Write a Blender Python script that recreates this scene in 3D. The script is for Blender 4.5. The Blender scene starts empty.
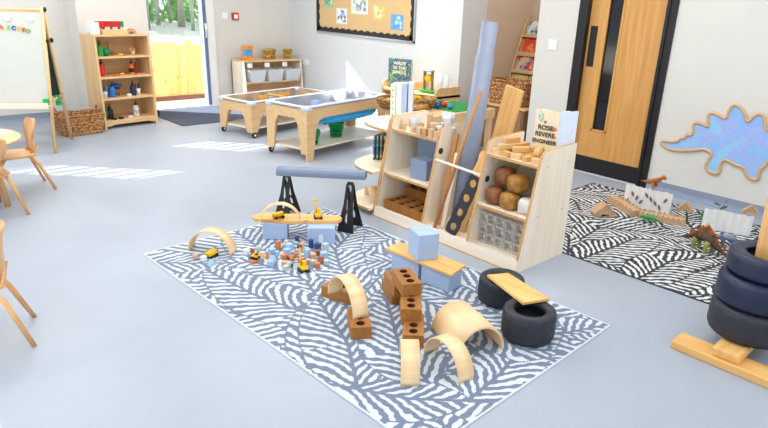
import bpy, bmesh, math, random
import numpy as np
from mathutils import Vector, Matrix
random.seed(7)
SC = bpy.context.scene
COL = SC.collection
PI = math.pi
R_ = math.radians

# ---------------------------------------------------------------- camera
FPX, CX, CY = 607.5, 416.87, 226.28
_p, _r, _y, HC = R_(20.526), R_(2.7595), R_(45.2496), 1.6
_R0 = Vector((1, 0, 0)); _F0 = Vector((0, math.cos(_p), -math.sin(_p))); _U0 = Vector((0, math.sin(_p), math.cos(_p)))
_M = Matrix.Rotation(-_y, 3, 'Z')
CR = _M @ (_R0 * math.cos(_r) + _U0 * math.sin(_r))
CU = _M @ (-_R0 * math.sin(_r) + _U0 * math.cos(_r))
CF = _M @ _F0
CAMLOC = Vector((0, 0, HC))

def at(px, py, z=0.0):
    """floor-plan point (at height z) that the surveyed photo point belongs to"""
    d = CF + CR * ((px - CX) / FPX) - CU * ((py - CY) / FPX)
    return CAMLOC + d * ((z - HC) / d.z)

cam_d = bpy.data.cameras.new('camera'); cam = bpy.data.objects.new('camera', cam_d); COL.objects.link(cam)
m = Matrix((( CR.x, CU.x, -CF.x, 0), (CR.y, CU.y, -CF.y, 0), (CR.z, CU.z, -CF.z, HC), (0, 0, 0, 1)))
cam.matrix_world = m
cam_d.sensor_width = 36; cam_d.lens = FPX / 768 * 36
cam_d.shift_x = -(CX - 384) / 768; cam_d.shift_y = (CY - 214) / 768
cam_d.clip_start = 0.02; cam_d.clip_end = 200
SC.camera = cam
SC.view_settings.view_transform = 'Standard'
SC.view_settings.look = 'None'

# ---------------------------------------------------------------- materials
def lin(c):
    if isinstance(c, str):
        c = c.lstrip('#'); c = [int(c[i:i+2], 16) / 255 for i in (0, 2, 4)]
    return tuple((v / 12.92 if v <= 0.04045 else ((v + 0.055) / 1.055) ** 2.4) for v in c) + (1,)

def newmat(name):
    mt = bpy.data.materials.new(name); mt.use_nodes = True
    nt = mt.node_tree; b = nt.nodes['Principled BSDF']
    return mt, nt, b

def N(nt, typ, **kw):
    n = nt.nodes.new(typ)
    for k, v in kw.items(): setattr(n, k, v)
    return n

def ramp(nt, stops):
    r = N(nt, 'ShaderNodeValToRGB'); e = r.color_ramp.elements
    while len(e) < len(stops): e.new(0.5)
    for i, (p, c) in enumerate(stops):
        e[i].position = p; e[i].color = c
    return r

_mc = {}
def plain(name, col, rough=0.5, metal=0.0, vary=0.06, scale=12.0, spec=0.5, bump=0.0, trans=0.0, alpha=1.0, ior=1.45, emit=0.0):
    if name in _mc: return _mc[name]
    mt, nt, b = newmat(name); c = lin(col)
    tc = N(nt, 'ShaderNodeTexCoord'); no = N(nt, 'ShaderNodeTexNoise'); no.inputs['Scale'].default_value = scale; no.inputs['Detail'].default_value = 3
    nt.links.new(tc.outputs['Object'], no.inputs['Vector'])
    lo = tuple(v * (1 - vary) for v in c[:3]) + (1,); hi = tuple(min(1, v * (1 + vary)) for v in c[:3]) + (1,)
    r = ramp(nt, [(0.3, lo), (0.7, hi)])
    nt.links.new(no.outputs['Fac'], r.inputs['Fac']); nt.links.new(r.outputs['Color'], b.inputs['Base Color'])
    b.inputs['Roughness'].default_value = rough; b.inputs['Metallic'].default_value = metal
    b.inputs['Specular IOR Level'].default_value = spec
    b.inputs['Transmission Weight'].default_value = trans; b.inputs['IOR'].default_value = ior
    b.inputs['Alpha'].default_value = alpha
    if emit:
        nt.links.new(r.outputs['Color'], b.inputs['Emission Color']); b.inputs['Emission Strength'].default_value = emit
    if bump:
        bp = N(nt, 'ShaderNodeBump'); bp.inputs['Strength'].default_value = bump; bp.inputs['Distance'].default_value = 0.01
        nt.links.new(no.outputs['Fac'], bp.inputs['Height']); nt.links.new(bp.outputs['Normal'], b.inputs['Normal'])
    _mc[name] = mt
    return mt

def wood(name, c1, c2, axis='z', rough=0.45, scale=1.0, knots=False):
    """grain runs along axis (object space)"""
    if name in _mc: return _mc[name]
    mt, nt, b = newmat(name)
    tc = N(nt, 'ShaderNodeTexCoord'); mp = N(nt, 'ShaderNodeMapping')
    s = {'x': (1.5, 22, 22), 'y': (22, 1.5, 22), 'z': (22, 22, 1.5)}[axis]
    mp.inputs['Scale'].default_value = tuple(v * scale for v in s)
    no = N(nt, 'ShaderNodeTexNoise'); no.inputs['Scale'].default_value = 1.0; no.inputs['Detail'].default_value = 5; no.inputs['Distortion'].default_value = 0.6
    nt.links.new(tc.outputs['Object'], mp.inputs['Vector']); nt.links.new(mp.outputs['Vector'], no.inputs['Vector'])
    r = ramp(nt, [(0.32, lin(c2)), (0.66, lin(c1))])
    nt.links.new(no.outputs['Fac'], r.inputs['Fac'])
    out = r.outputs['Color']
    if knots:
        vo = N(nt, 'ShaderNodeTexVoronoi'); vo.inputs['Scale'].default_value = 5
        mp2 = N(nt, 'ShaderNodeMapping'); mp2.inputs['Scale'].default_value = tuple(0.5 if v < 5 * scale else 1.4 for v in s)
        nt.links.new(tc.outputs['Object'], mp2.inputs['Vector']); nt.links.new(mp2.outputs['Vector'], vo.inputs['Vector'])
        r2 = ramp(nt, [(0.05, (1, 1, 1, 1)), (0.13, (0, 0, 0, 1))]); nt.links.new(vo.outputs['Distance'], r2.inputs['Fac'])
        mx = N(nt, 'ShaderNodeMix', data_type='RGBA'); nt.links.new(r2.outputs['Color'], mx.inputs[0]); nt.links.new(out, mx.inputs[6]); mx.inputs[7].default_value = lin('#a8692c')
        out = mx.outputs[2]
    nt.links.new(out, b.inputs['Base Color'])
    b.inputs['Roughness'].default_value = rough
    _mc[name] = mt
    return mt

BIRCH = lambda ax='z': wood('birch_' + ax, '#f7e9d4', '#f0dec4', ax)
BEECH = lambda ax='z': wood('beech_' + ax, '#e6c393', '#dab07a', ax)
EDGE = plain('ply_edge', '#c9995f', 0.5, vary=0.15, scale=60)
PINE = lambda ax='z': wood('pine_' + ax, '#efc07a', '#e0a355', ax, knots=True)
OAK = wood('oak_veneer', '#d8a15a', '#c78e47', 'z', 0.38)
CHAIRW = wood('chair_beech', '#e2b27c', '#cf9760', 'z', 0.35)
TERRA = wood('terracotta_wood', '#aa7232', '#935c24', 'x', 0.55)
FOAM = plain('foam_blue', '#a9bfdf', 0.6, vary=0.05, scale=8)
FOAMD = plain('foam_slate', '#8393ad', 0.6, vary=0.05, scale=8)
TUBEM = plain('tube_blue', '#848d9f', 0.42, vary=0.05)
BLACK = plain('black_wood', '#1d1a1c', 0.5, vary=0.2)
RUBBER = plain('tyre_rubber', '#2a2d37', 0.5, vary=0.25, scale=30, bump=0.25)
RUBBERN = plain('tyre_rubber_navy', '#1d2640', 0.42, vary=0.2, scale=20, bump=0.1)
WHITE = plain('white_paint', '#e9e9e6', 0.5, vary=0.02)
WHITEP = plain('white_plastic', '#eef1f5', 0.35, vary=0.02)
DARK = plain('dark_frame', '#17161a', 0.4, vary=0.1)
STEEL = plain('brushed_steel', '#b9bcc2', 0.3, metal=0.9, vary=0.05)
GREENP = plain('green_plastic', '#14aa55', 0.35, vary=0.05)
YELLOW = plain('yellow_plastic', '#f2bf12', 0.4, vary=0.05)
REDP = plain('red_plastic', '#d3261c', 0.35, vary=0.05)
BLUEP = plain('blue_plastic', '#2b6fc2', 0.35, vary=0.05)
NAVYP = plain('navy_plastic', '#1f2f55', 0.35, vary=0.05)
ORANGEP = plain('orange_plastic', '#ee7a2c', 0.35, vary=0.05)
CYAN = plain('cyan_plastic', '#2cb8fb', 0.35, vary=0.05)
GOLD = plain('gold_bucket', '#cbae5a', 0.35, metal=0.1, vary=0.1)
GREYP = plain('grey_plastic', '#9aa0aa', 0.4, vary=0.05)
PAPER = plain('paper', '#f3f3ef', 0.7, vary=0.02)
SLATEG = plain('blue_black_metal', '#6a7894', 0.4, vary=0.1)

def clear(name, col, alpha=0.35, rough=0.12):
    return plain(name, col, rough, vary=0.02, alpha=alpha)
CLEARP = clear('clear_plastic', '#f2f5f8', 0.42)
CLEARB = clear('clear_tray', '#dbe6fb', 0.8)

def glassmat(name, col='#f4f8fa', rough=0.02):
    if name in _mc: return _mc[name]
    mt, nt, b = newmat(name)
    tp = N(nt, 'ShaderNodeBsdfTransparent'); tp.inputs['Color'].default_value = lin(col); gl = N(nt, 'ShaderNodeBsdfGlossy'); gl.inputs['Roughness'].default_value = rough
    ms_ = N(nt, 'ShaderNodeMixShader'); ms_.inputs[0].default_value = 0.05; nt.links.new(tp.outputs[0], ms_.inputs[1]); nt.links.new(gl.outputs[0], ms_.inputs[2])
    nt.links.new(ms_.outputs[0], nt.nodes['Material Output'].inputs['Surface'])
    _mc[name] = mt; return mt

def wicker(name, c1, c2, sc=60):
    if name in _mc: return _mc[name]
    mt, nt, b = newmat(name)
    tc = N(nt, 'ShaderNodeTexCoord'); vo = N(nt, 'ShaderNodeTexVoronoi'); vo.inputs['Scale'].default_value = sc
    mp = N(nt, 'ShaderNodeMapping'); mp.inputs['Scale'].default_value = (0.6, 0.6, 1.3)
    nt.links.new(tc.outputs['Object'], mp.inputs['Vector']); nt.links.new(mp.outputs['Vector'], vo.inputs['Vector'])
    r = ramp(nt, [(0.1, lin(c1)), (0.65, lin(c2))]); nt.links.new(vo.outputs['Distance'], r.inputs['Fac'])
    nt.links.new(r.outputs['Color'], b.inputs['Base Color']); b.inputs['Roughness'].default_value = 0.8
    bp = N(nt, 'ShaderNodeBump'); bp.inputs['Strength'].default_value = 0.8; bp.inputs['Distance'].default_value = 0.01; bp.invert = True
    nt.links.new(vo.outputs['Distance'], bp.inputs['Height']); nt.links.new(bp.outputs['Normal'], b.inputs['Normal'])
    _mc[name] = mt; return mt
WICK = wicker('seagrass', '#e3b176', '#8a5526', 55)
WICKD = wicker('rattan', '#cfa068', '#7c5426', 45)

# ---------------------------------------------------------------- mesh builder
class MB:
    def __init__(s): s.bm = bmesh.new(); s.mi = 0
    def _tag(s, faces):
        for f in faces: f.material_index = s.mi
    def box(s, c, d, M=None, bev=0.0):
        r = bmesh.ops.create_cube(s.bm, size=1.0); vs = r['verts']
        T = Matrix.Translation(Vector(c)) @ (M.to_4x4() if M is not None else Matrix.Identity(4)) @ Matrix.Diagonal((d[0], d[1], d[2], 1))
        bmesh.ops.transform(s.bm, matrix=T, verts=vs)
        fs = set(f for v in vs for f in v.link_faces); s._tag(fs)
        if bev:
            es = list(set(e for v in vs for e in v.link_edges))
            rr = bmesh.ops.bevel(s.bm, geom=es, offset=bev, segments=2, affect='EDGES', profile=0.5)
            s._tag(rr['faces'])
        return s
    def b2(s, x0, x1, y0, y1, z0, z1, bev=0.0):
        return s.box(((x0+x1)/2, (y0+y1)/2, (z0+z1)/2), (x1-x0, y1-y0, z1-z0), None, bev)
    def prism(s, pts, a, b, axis='z', M=None, hole=None):
        """extrude 2-D outline from a to b along axis; pts in the other two axes"""
        def P(p, h):
            u, v = p
            q = {'z': (u, v, h), 'y': (u, h, v), 'x': (h, u, v)}[axis]
            return (M @ Vector(q)) if M is not None else Vector(q)
        va = [s.bm.verts.new(P(p, a)) for p in pts]; vb = [s.bm.verts.new(P(p, b)) for p in pts]
        n = len(pts); fs = []
        fs.append(s.bm.faces.new(va[::-1])); fs.append(s.bm.faces.new(vb))
        for i in range(n): fs.append(s.bm.faces.new((va[i], va[(i+1) % n], vb[(i+1) % n], vb[i])))
        s._tag(fs); bmesh.ops.recalc_face_normals(s.bm, faces=fs)
        return s
    def tube(s, pts, r, seg=10, cap=True, taper=None):
        pts = [Vector(p) for p in pts]; rings = []; n = len(pts); up = None
        for i, p in enumerate(pts):
            t = (pts[min(i+1, n-1)] - pts[max(i-1, 0)]).normalized()
            if up is None:
                up = Vector((0, 0, 1)) if abs(t.z) < 0.9 else Vector((1, 0, 0))
            a = t.cross(up).normalized(); b = a.cross(t).normalized(); up = b
            rr = r[i] if isinstance(r, (list, tuple)) else r
            rings.append([s.bm.verts.new(p + (a * math.cos(2*PI*k/seg) + b * math.sin(2*PI*k/seg)) * rr) for k in range(seg)])
        fs = []
        for i in range(n-1):
            for k in range(seg):
                fs.append(s.bm.faces.new((rings[i][k], rings[i][(k+1) % seg], rings[i+1][(k+1) % seg], rings[i+1][k])))
        if cap: fs.append(s.bm.faces.new(rings[0][::-1])); fs.append(s.bm.faces.new(rings[-1]))
        for f in fs: f.smooth = True
        s._tag(fs); bmesh.ops.recalc_face_normals(s.bm, faces=fs)
        return s
    def lathe(s, prof, c=(0, 0, 0), seg=32, M=None, closed=False, sm=True):
        rings = []
        for r, z in prof:
            if r < 1e-6: q = [Vector((0, 0, z))]
            else: q = [Vector((r*math.cos(2*PI*k/seg), r*math.sin(2*PI*k/seg), z)) for k in range(seg)]
            rings.append([s.bm.verts.new(((M @ v) if M is not None else v) + Vector(c)) for v in q])
        fs = []
        R = rings + ([rings[0]] if closed else [])
        for A, B in zip(R[:-1], R[1:]):
            for k in range(seg):
                a0, a1 = A[k % len(A)], A[(k+1) % len(A)]; b0, b1 = B[k % len(B)], B[(k+1) % len(B)]
                vs = []
                for v in (a0, a1, b1, b0):
                    if v not in vs: vs.append(v)
                if len(vs) > 2: fs.append(s.bm.faces.new(vs))
        for f in fs: f.smooth = sm
        s._tag(fs); bmesh.ops.recalc_face_normals(s.bm, faces=fs)
        return s
    def ball(s, c, rx, ry=None, rz=None, sub=2, M=None, noise=0):
        ry = ry or rx; rz = rz or rx
        r = bmesh.ops.create_icosphere(s.bm, subdivisions=sub, radius=1.0); vs = r['verts']
        if noise:
            for v in vs: v.co *= 1 + random.uniform(-noise, noise)
        T = Matrix.Translation(Vector(c)) @ (M.to_4x4() if M is not None else Matrix.Identity(4)) @ Matrix.Diagonal((rx, ry, rz, 1))
        bmesh.ops.transform(s.bm, matrix=T, verts=vs)
        fs = set(f for v in vs for f in v.link_faces); s._tag(fs)
        for f in fs: f.smooth = True
        return s
    def arc(s, r, w, t, a0=0, a1=PI, n=24, M=None):
        """half-ring: width w along y, thickness t, springing from z=0"""
        prev = None; fs = []; M = M or Matrix.Identity(4)
        for i in range(n+1):
            a = a0 + (a1-a0)*i/n; c, q = math.cos(a), math.sin(a)
            cur = [s.bm.verts.new(M @ Vector(p)) for p in ((r*c, -w/2, r*q), (r*c, w/2, r*q), ((r-t)*c, w/2, (r-t)*q), ((r-t)*c, -w/2, (r-t)*q))]
            if prev:
                for k in range(4):
                    f = s.bm.faces.new((prev[k], prev[(k+1) % 4], cur[(k+1) % 4], cur[k])); f.smooth = k in (0, 2); fs.append(f)
            else: fs.append(s.bm.faces.new(cur))
            prev = cur
        fs.append(s.bm.faces.new(prev[::-1])); s._tag(fs); bmesh.ops.recalc_face_normals(s.bm, faces=fs)
        return s
    def build(s, name, mats, parent=None, loc=(0, 0, 0), rotz=0.0):
        me = bpy.data.meshes.new(name); s.bm.to_mesh(me); s.bm.free()
        for mt in (mats if isinstance(mats, (list, tuple)) else [mats]): me.materials.append(mt)
        o = bpy.data.objects.new(name, me); COL.objects.link(o)
        o.location = loc; o.rotation_euler = (0, 0, rotz)
        if parent is not None: o.parent = parent
        return o

def thing(name, label, cat, loc=(0, 0, 0), rotz=0.0, group=None):
    o = bpy.data.objects.new(name, None); COL.objects.link(o); o.empty_display_size = 0.1
    o.location = loc; o.rotation_euler = (0, 0, rotz) if not isinstance(rotz, tuple) else rotz
    o['label'] = label; o['category'] = cat
    if group: o['group'] = group
    return o
def tag(o, label, cat, group=None, kind=None):
    o['label'] = label; o['category'] = cat
    if group: o['group'] = group
    if kind: o['kind'] = kind
    return o
def struct(o): o['kind'] = 'structure'; return o
def dup(root, loc=None, rotz=None, label=None, group=None):
    r = root.copy(); COL.objects.link(r)
    if loc is not None: r.location = loc
    if rotz is not None: r.rotation_euler = (0, 0, rotz)
    if label: r['label'] = label
    if group: r['group'] = group
    for ch in list(root.children):
        c = ch.copy(); COL.objects.link(c); c.parent = r
        for g in ch.children:
            d = g.copy(); COL.objects.link(d); d.parent = c
    return r
def text(body, size, name, mat, parent, M, align='CENTER', ext=0.0008, weight=0.0):
    cu = bpy.data.curves.new(name, 'FONT'); cu.body = body; cu.size = size; cu.align_x = align; cu.extrude = ext; cu.offset = weight
    to = bpy.data.objects.new(name + '_tmp', cu)
    COL.objects.link(to); bpy.context.view_layer.update()
    me = bpy.data.meshes.new_from_object(to.evaluated_get(bpy.context.evaluated_depsgraph_get()))
    bpy.data.objects.remove(to); bpy.data.curves.remove(cu)
    me.name = name; me.materials.clear(); me.materials.append(mat); me.transform(M)
    o = bpy.data.objects.new(name, me); COL.objects.link(o); o.parent = parent
    return o
def rx(a): return Matrix.Rotation(a, 4, 'X')
def ry(a): return Matrix.Rotation(a, 4, 'Y')
def rz(a): return Matrix.Rotation(a, 4, 'Z')
def tr(*v): return Matrix.Translation(Vector(v))

# ================================================================ SETTING
# floor
mt, nt, b = newmat('vinyl_floor')
tc = N(nt, 'ShaderNodeTexCoord')
n1 = N(nt, 'ShaderNodeTexNoise'); n1.inputs['Scale'].default_value = 0.9; n1.inputs['Detail'].default_value = 6; n1.inputs['Distortion'].default_value = 1.2
n2 = N(nt, 'ShaderNodeTexNoise'); n2.inputs['Scale'].default_value = 260; n2.inputs['Detail'].default_value = 2
nt.links.new(tc.outputs['Object'], n1.inputs['Vector']); nt.links.new(tc.outputs['Object'], n2.inputs['Vector'])
r1 = ramp(nt, [(0.3, lin('#9ca4b0')), (0.7, lin('#a9b1bd'))]); nt.links.new(n1.outputs['Fac'], r1.inputs['Fac'])
mx = N(nt, 'ShaderNodeMix', data_type='RGBA', blend_type='MULTIPLY'); mx.inputs[0].default_value = 0.25
nt.links.new(r1.outputs['Color'], mx.inputs[6]); nt.links.new(n2.outputs['Color'], mx.inputs[7])
bc = N(nt, 'ShaderNodeMix', data_type='RGBA', blend_type='MULTIPLY'); bc.inputs[0].default_value = 0.0
nt.links.new(r1.outputs['Color'], b.inputs['Base Color'])
r2 = ramp(nt, [(0.3, (0.38, 0.38, 0.38, 1)), (0.75, (0.52, 0.52, 0.52, 1))]); nt.links.new(n1.outputs['Fac'], r2.inputs['Fac'])
nt.links.new(r2.outputs['Color'], b.inputs['Roughness'])
FLOORM = mt
struct(MB().b2(-4, 7.2, -3, 8.6, -0.06, 0).build('floor', FLOORM))
WALLM = plain('wall_paint', '#d9d6cf', 0.85, vary=0.015, scale=3)
WALLW = plain('wall_warm', '#d3c2ae', 0.85, vary=0.02, scale=3)  # warmer taupe tone, used on the alcove walls and deeper return
WALLC = plain('wall_paint_cool', '#d8dadb', 0.85, vary=0.015, scale=3)
HT = 3.0
YW = 8.43; XW = 5.5; T = 0.18
# left wall, with window openings and the glazed door opening
w = MB()
w.b2(-4, -1.34, YW, YW+T, 0, HT)
w.b2(-1.34, -0.74, YW, YW+T, 0, 1.53); w.b2(-1.34, -0.74, YW, YW+T, 2.30, HT)
w.b2(-0.74, 0.3, YW, YW+T, 0, HT)
w.b2(0.3, 2.06, YW, YW+T, 0, 1.42)
w.b2(0.3, 0.98, YW, YW+T, 2.06, HT); w.b2(0.98, 2.06, YW, YW+T, 2.75, HT)
w.b2(2.06, 3.12, YW, YW+T, 0, HT)
w.b2(3.12, 4.20, YW, YW+T, 1.87, HT)
w.b2(4.20, XW+0.2, YW, YW+T, 0, HT)
w.b2(2.36, 3.16, 7.98, YW, 0, HT)
struct(w.build('wall_left', WALLM))
# noticeboard wall + return + door wall
w = MB(); w.b2(XW, XW+0.2, 4.88, YW, 0, HT); w.b2(XW+0.2, 7.2, 4.88, 5.02, 0, HT)
struct(w.build('wall_back', WALLC))
w = MB(); w.b2(5.93, 6.85, 4.872, 4.88, 0, HT); w.b2(6.85, 7.0, 3.0, 4.88, 0, HT); w.b2(5.72, 6.85, 3.55, 3.70, 0, HT)
struct(w.build('wall_alcove', WALLW))
w = MB(); w.b2(XW, XW+0.22, 3.37, 3.835, 0, HT); w.b2(XW, XW+0.22, -3, 2.405, 0, HT); w.b2(XW, XW+0.22, 2.405, 3.37, 2.2, HT)
struct(w.build('wall_right', WALLM))
# ceiling
struct(MB().b2(-4, 7.2, 0.5, YW+T, HT, HT+0.1).build('ceiling', WHITE))
# coved skirting
COVE = plain('coved_vinyl', '#8a95a8', 0.45, vary=0.05)
def cove(x0, y0, x1, y1, nx, ny, name):
    d = Vector((x1-x0, y1-y0, 0)); L = d.length; d.normalize(); n = Vector((nx, ny, 0))
    prof = [(0, 0), (0.045, 0.0), (0.03, 0.006), (0.015, 0.02), (0.006, 0.045), (0.004, 0.1), (0, 0.1)]
    o = MB(); bm = o.bm
    A = [bm.verts.new(Vector((x0, y0, 0)) + n*u + Vector((0, 0, v))) for u, v in prof]
    B = [bm.verts.new(Vector((x1, y1, 0)) + n*u + Vector((0, 0, v))) for u, v in prof]
    fs = [bm.faces.new((A[i], A[(i+1) % 7], B[(i+1) % 7], B[i])) for i in range(7)]
    fs += [bm.faces.new(A), bm.faces.new(B[::-1])]
    bmesh.ops.recalc_face_normals(bm, faces=fs)
    return struct(o.build(name, COVE))
cove(XW, 2.40, XW, -3, -1, 0, 'baseboard_right')
cove(XW, YW, XW, 4.88, -1, 0, 'baseboard_back')
cove(4.25, YW, XW, YW, 0, -1, 'baseboard_left')
cove(-4, YW, 2.36, YW, 0, -1, 'baseboard_window')
cove(XW, 3.835, XW, 3.37, -1, 0, 'baseboard_column')

# windows
def window(name, x0, x1, z0, z1, bars, louv=0):
    f = MB(); t = 0.035; y0, y1 = YW+0.05, YW+0.11
    f.b2(x0, x1, y0, y1, z0, z0+t); f.b2(x0, x1, y0, y1, z1-t, z1); f.b2(x0, x0+t, y0, y1, z0, z1); f.b2(x1-t, x1, y0, y1, z0, z1)
    for bx in bars: f.b2(bx-t/2, bx+t/2, y0, y1, z0, z1)
    o = struct(f.build(name, SLATEG))
    g = MB().b2(x0+t, x1-t, YW+0.078, YW+0.084, z0+t, z1-t).build('pane', glassmat('pane_glass'), o)
    if louv:
        l = MB()
        for i in range(louv):
            z = z0 + (i+0.5)*(z1-z0)/louv
            l.box(((x0+x1)/2, YW+0.16, z), (x1-x0-0.01, 0.055, 0.010))
        l.build('louvre', WHITE, o)
    return o
window('window_1', -1.34, -0.74, 1.53, 2.30, [], 8)
window('window_2', 0.3, 0.98, 1.42, 2.06, [], 7)
window('window_3', 0.98, 2.06, 1.42, 2.75, [1.74])
bl = struct(MB().b2(0.99, 2.03, YW+0.02, YW+0.03, 1.43, 2.40).build('window_blind', plain('blind_fabric', '#c4c5c6', 0.8, vary=0.02)))
# glazed door: fixed frame, open to the garden
f = MB()
f.b2(3.16, 3.20, YW+0.02, YW+0.10, 0.0, 1.87); f.b2(4.09, 4.14, YW-0.01, YW+0.10, 0, 1.87); f.b2(3.16, 4.14, YW+0.02, YW+0.10, 1.83, 1.87)
d2 = struct(f.build('door_2', SLATEG))
MB().b2(4.14, 4.25, YW-0.03, YW+0.12, 0, 1.87).build('jamb', WHITE, d2)
MB().b2(3.16, 4.14, YW-0.02, YW+0.2, 0.0, 0.02).build('threshold', plain('threshold_metal', '#d9dde4', 0.4), d2)
MB().b2(3.20, 4.09, YW+0.055, YW+0.061, 0.03, 1.83).build('pane', glassmat('pane_glass'), d2)
h = MB(); h.tube([(4.115, YW-0.05, 0.95), (4.115, YW-0.05, 1.15)], 0.012); h.b2(4.105, 4.125, YW-0.05, YW, 0.96, 0.98); h.b2(4.105, 4.125, YW-0.05, YW, 1.12, 1.14)
h.build('handle', STEEL, d2)

# oak door
d = thing('door_1', 'oak veneered classroom door with a slim vision panel', 'door'); del d['label']; del d['category']; struct(d)
f = MB(); x0, x1 = XW-0.015, XW+0.14
f.b2(x0, x1, 2.405, 2.50, 0, 2.2); f.b2(x0, x1, 3.275, 3.37, 0, 2.2); f.b2(x0, x1, 2.405, 3.37, 2.11, 2.2)
f.b2(x0-0.012, x0, 2.47, 2.50, 0, 2.2)
f.build('frame', DARK, d)
lf = MB(); lx0, lx1 = XW+0.05, XW+0.094
for (a, b_, c_, e_) in ((2.51, 2.945, 0.005, 2.1), (3.085, 3.275, 0.005, 2.1), (2.945, 3.085, 0.005, 0.45), (2.945, 3.085, 1.95, 2.1)): lf.b2(lx0, lx1, a, b_, c_, e_)
lf.build('leaf', OAK, d)
MB().b2(lx0+0.018, lx0+0.026, 2.945, 3.085, 0.45, 1.95).build('vision_panel', plain('dark_glass', '#12131a', 0.08, vary=0.1, scale=2), d)
bd = MB(); bx0, bx1 = lx0-0.006, lx0+0.001
bd.b2(bx0, bx1, 2.93, 2.947, 0.435, 1.965); bd.b2(bx0, bx1, 3.083, 3.10, 0.435, 1.965); bd.b2(bx0, bx1, 2.93, 3.10, 0.435, 0.452); bd.b2(bx0, bx1, 2.93, 3.10, 1.948, 1.965)
bd.build('bead', wood('oak_light', '#dba858', '#cf9846', 'z'), d)
MB().b2(lx0-0.004, lx0, 3.175, 3.25, 1.05, 1.43).build('push_plate', DARK, d)
MB().b2(lx0-0.004, lx0, 2.51, 3.275, 0.005, 0.165).build('kick_plate', DARK, d)
struct(MB().b2(XW, 5.72, 2.405, 3.37, -0.0, 0.003).build('trim_1', plain('threshold_metal', '#d9dde4', 0.4)))

# garden outside
GR = plain('sunlit_ground', '#e9e6da', 0.9, vary=0.08, scale=1.5)
struct(MB().b2(-15, 40, 8.62, 60, -0.2, -0.08).build('garden_ground', GR))
fo = thing('timber_fence', 'low vertical board pine fence outside the glazed door', 'fence', (4.4, 9.6, -0.08))
x = -1.2; k = 0
for i in range(22):
    bw = 0.125; hh = 0.86 + (0.035 if (i*7) % 3 == 0 else 0) + (0.02 if i % 2 else -0.02)
    MB().box((x+bw/2, 0, hh/2), (bw-0.004, 0.02, hh)).build('board', PINE('z'), fo); x += bw
MB().b2(-1.2, x, 0.012, 0.045, 0.62, 0.70).build('rail', PINE('x'), fo)
MB().b2(-1.2, x, -0.03, -0.011, 0.0, 0.07).build('gravel_board', plain('brown_board', '#7a4a38', 0.7), fo)
BARK = plain('bark', '#a9aa9c', 0.9, vary=0.3, scale=6)
LEAFM = plain('pale_leaves', '#a9d08e', 0.8, vary=0.35, scale=3)
LEAFD = plain('mid_leaves', '#9cc987', 0.8, vary=0.35, scale=3)
def tree(px, y, r, label):
    # stands on the ground line beyond the fence
    dd = CF + CR*((px-CX)/FPX) - CU*((40-CY)/FPX); x_ = dd.x/dd.y*y
    t = thing('slender_tree', label, 'tree', (x_, y, -0.08), 0, 'slender trees beyond the fence')
    tr_ = MB(); tr_.tube([(0, 0, 0), (0.05, 0, 2.5), (-0.04, 0.05, 5.2), (0.06, 0, 9)], [r, r*0.85, r*0.7, r*0.4], 8)
    tr_.tube([(0.0, 0, 3.0), (0.5, 0.1, 4.6)], [r*0.4, r*0.15], 6); tr_.tube([(0.0, 0, 2.7), (-0.5, 0.1, 4.2)], [r*0.4, r*0.15], 6)
    tr_.build('trunk', BARK, t)
    c = MB(); rnd = random.Random(int(px*10))
    for i in range(260):
        a = rnd.uniform(0, 2*PI); rr = rnd.uniform(0, 0.75); z = rnd.uniform(3.2, 8)
        M_ = rz(rnd.uniform(0, 6)) @ rx(rnd.uniform(0, 3)); s_ = rnd.uniform(.06, .16)
        p = Vector((rr*math.cos(a), rr*math.sin(a), z))
        c.bm.faces.new([c.bm.verts.new(p + (M_ @ Vector(q))*s_) for q in ((0, -1, 0), (.5, 0, .1), (0, 1, 0), (-.5, 0, .1))])
    c.build('foliage', LEAFM, t)
for i, (px, y, r) in enumerate(((150, 26, .07), (160, 29, .10), (172, 31, .07), (183, 28, .17), (194, 25.5, .08), (204, 29, .09), (35, 27, .12))):
    tree(px, y, r, ['slender tree with pale green leaves seen through the glazed door'][0])
hd = MB(); rnd = random.Random(3)
for i in range(7000):
    p = Vector((rnd.uniform(0, 24), 33 + rnd.uniform(-1, 1), rnd.uniform(-0.1, 7))); M_ = rz(rnd.uniform(0, 6)) @ rx(rnd.uniform(0, 3)); s_ = rnd.uniform(.15, .45)
    hd.bm.faces.new([hd.bm.verts.new(p + (M_ @ Vector(q))*s_) for q in ((0, -1, 0), (.6, 0, .1), (0, 1, 0), (-.6, 0, .1))])
tag(hd.build('hedge', LEAFD), 'pale green hedge of leaves behind the slender trees', 'hedge', kind='stuff')

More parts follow.
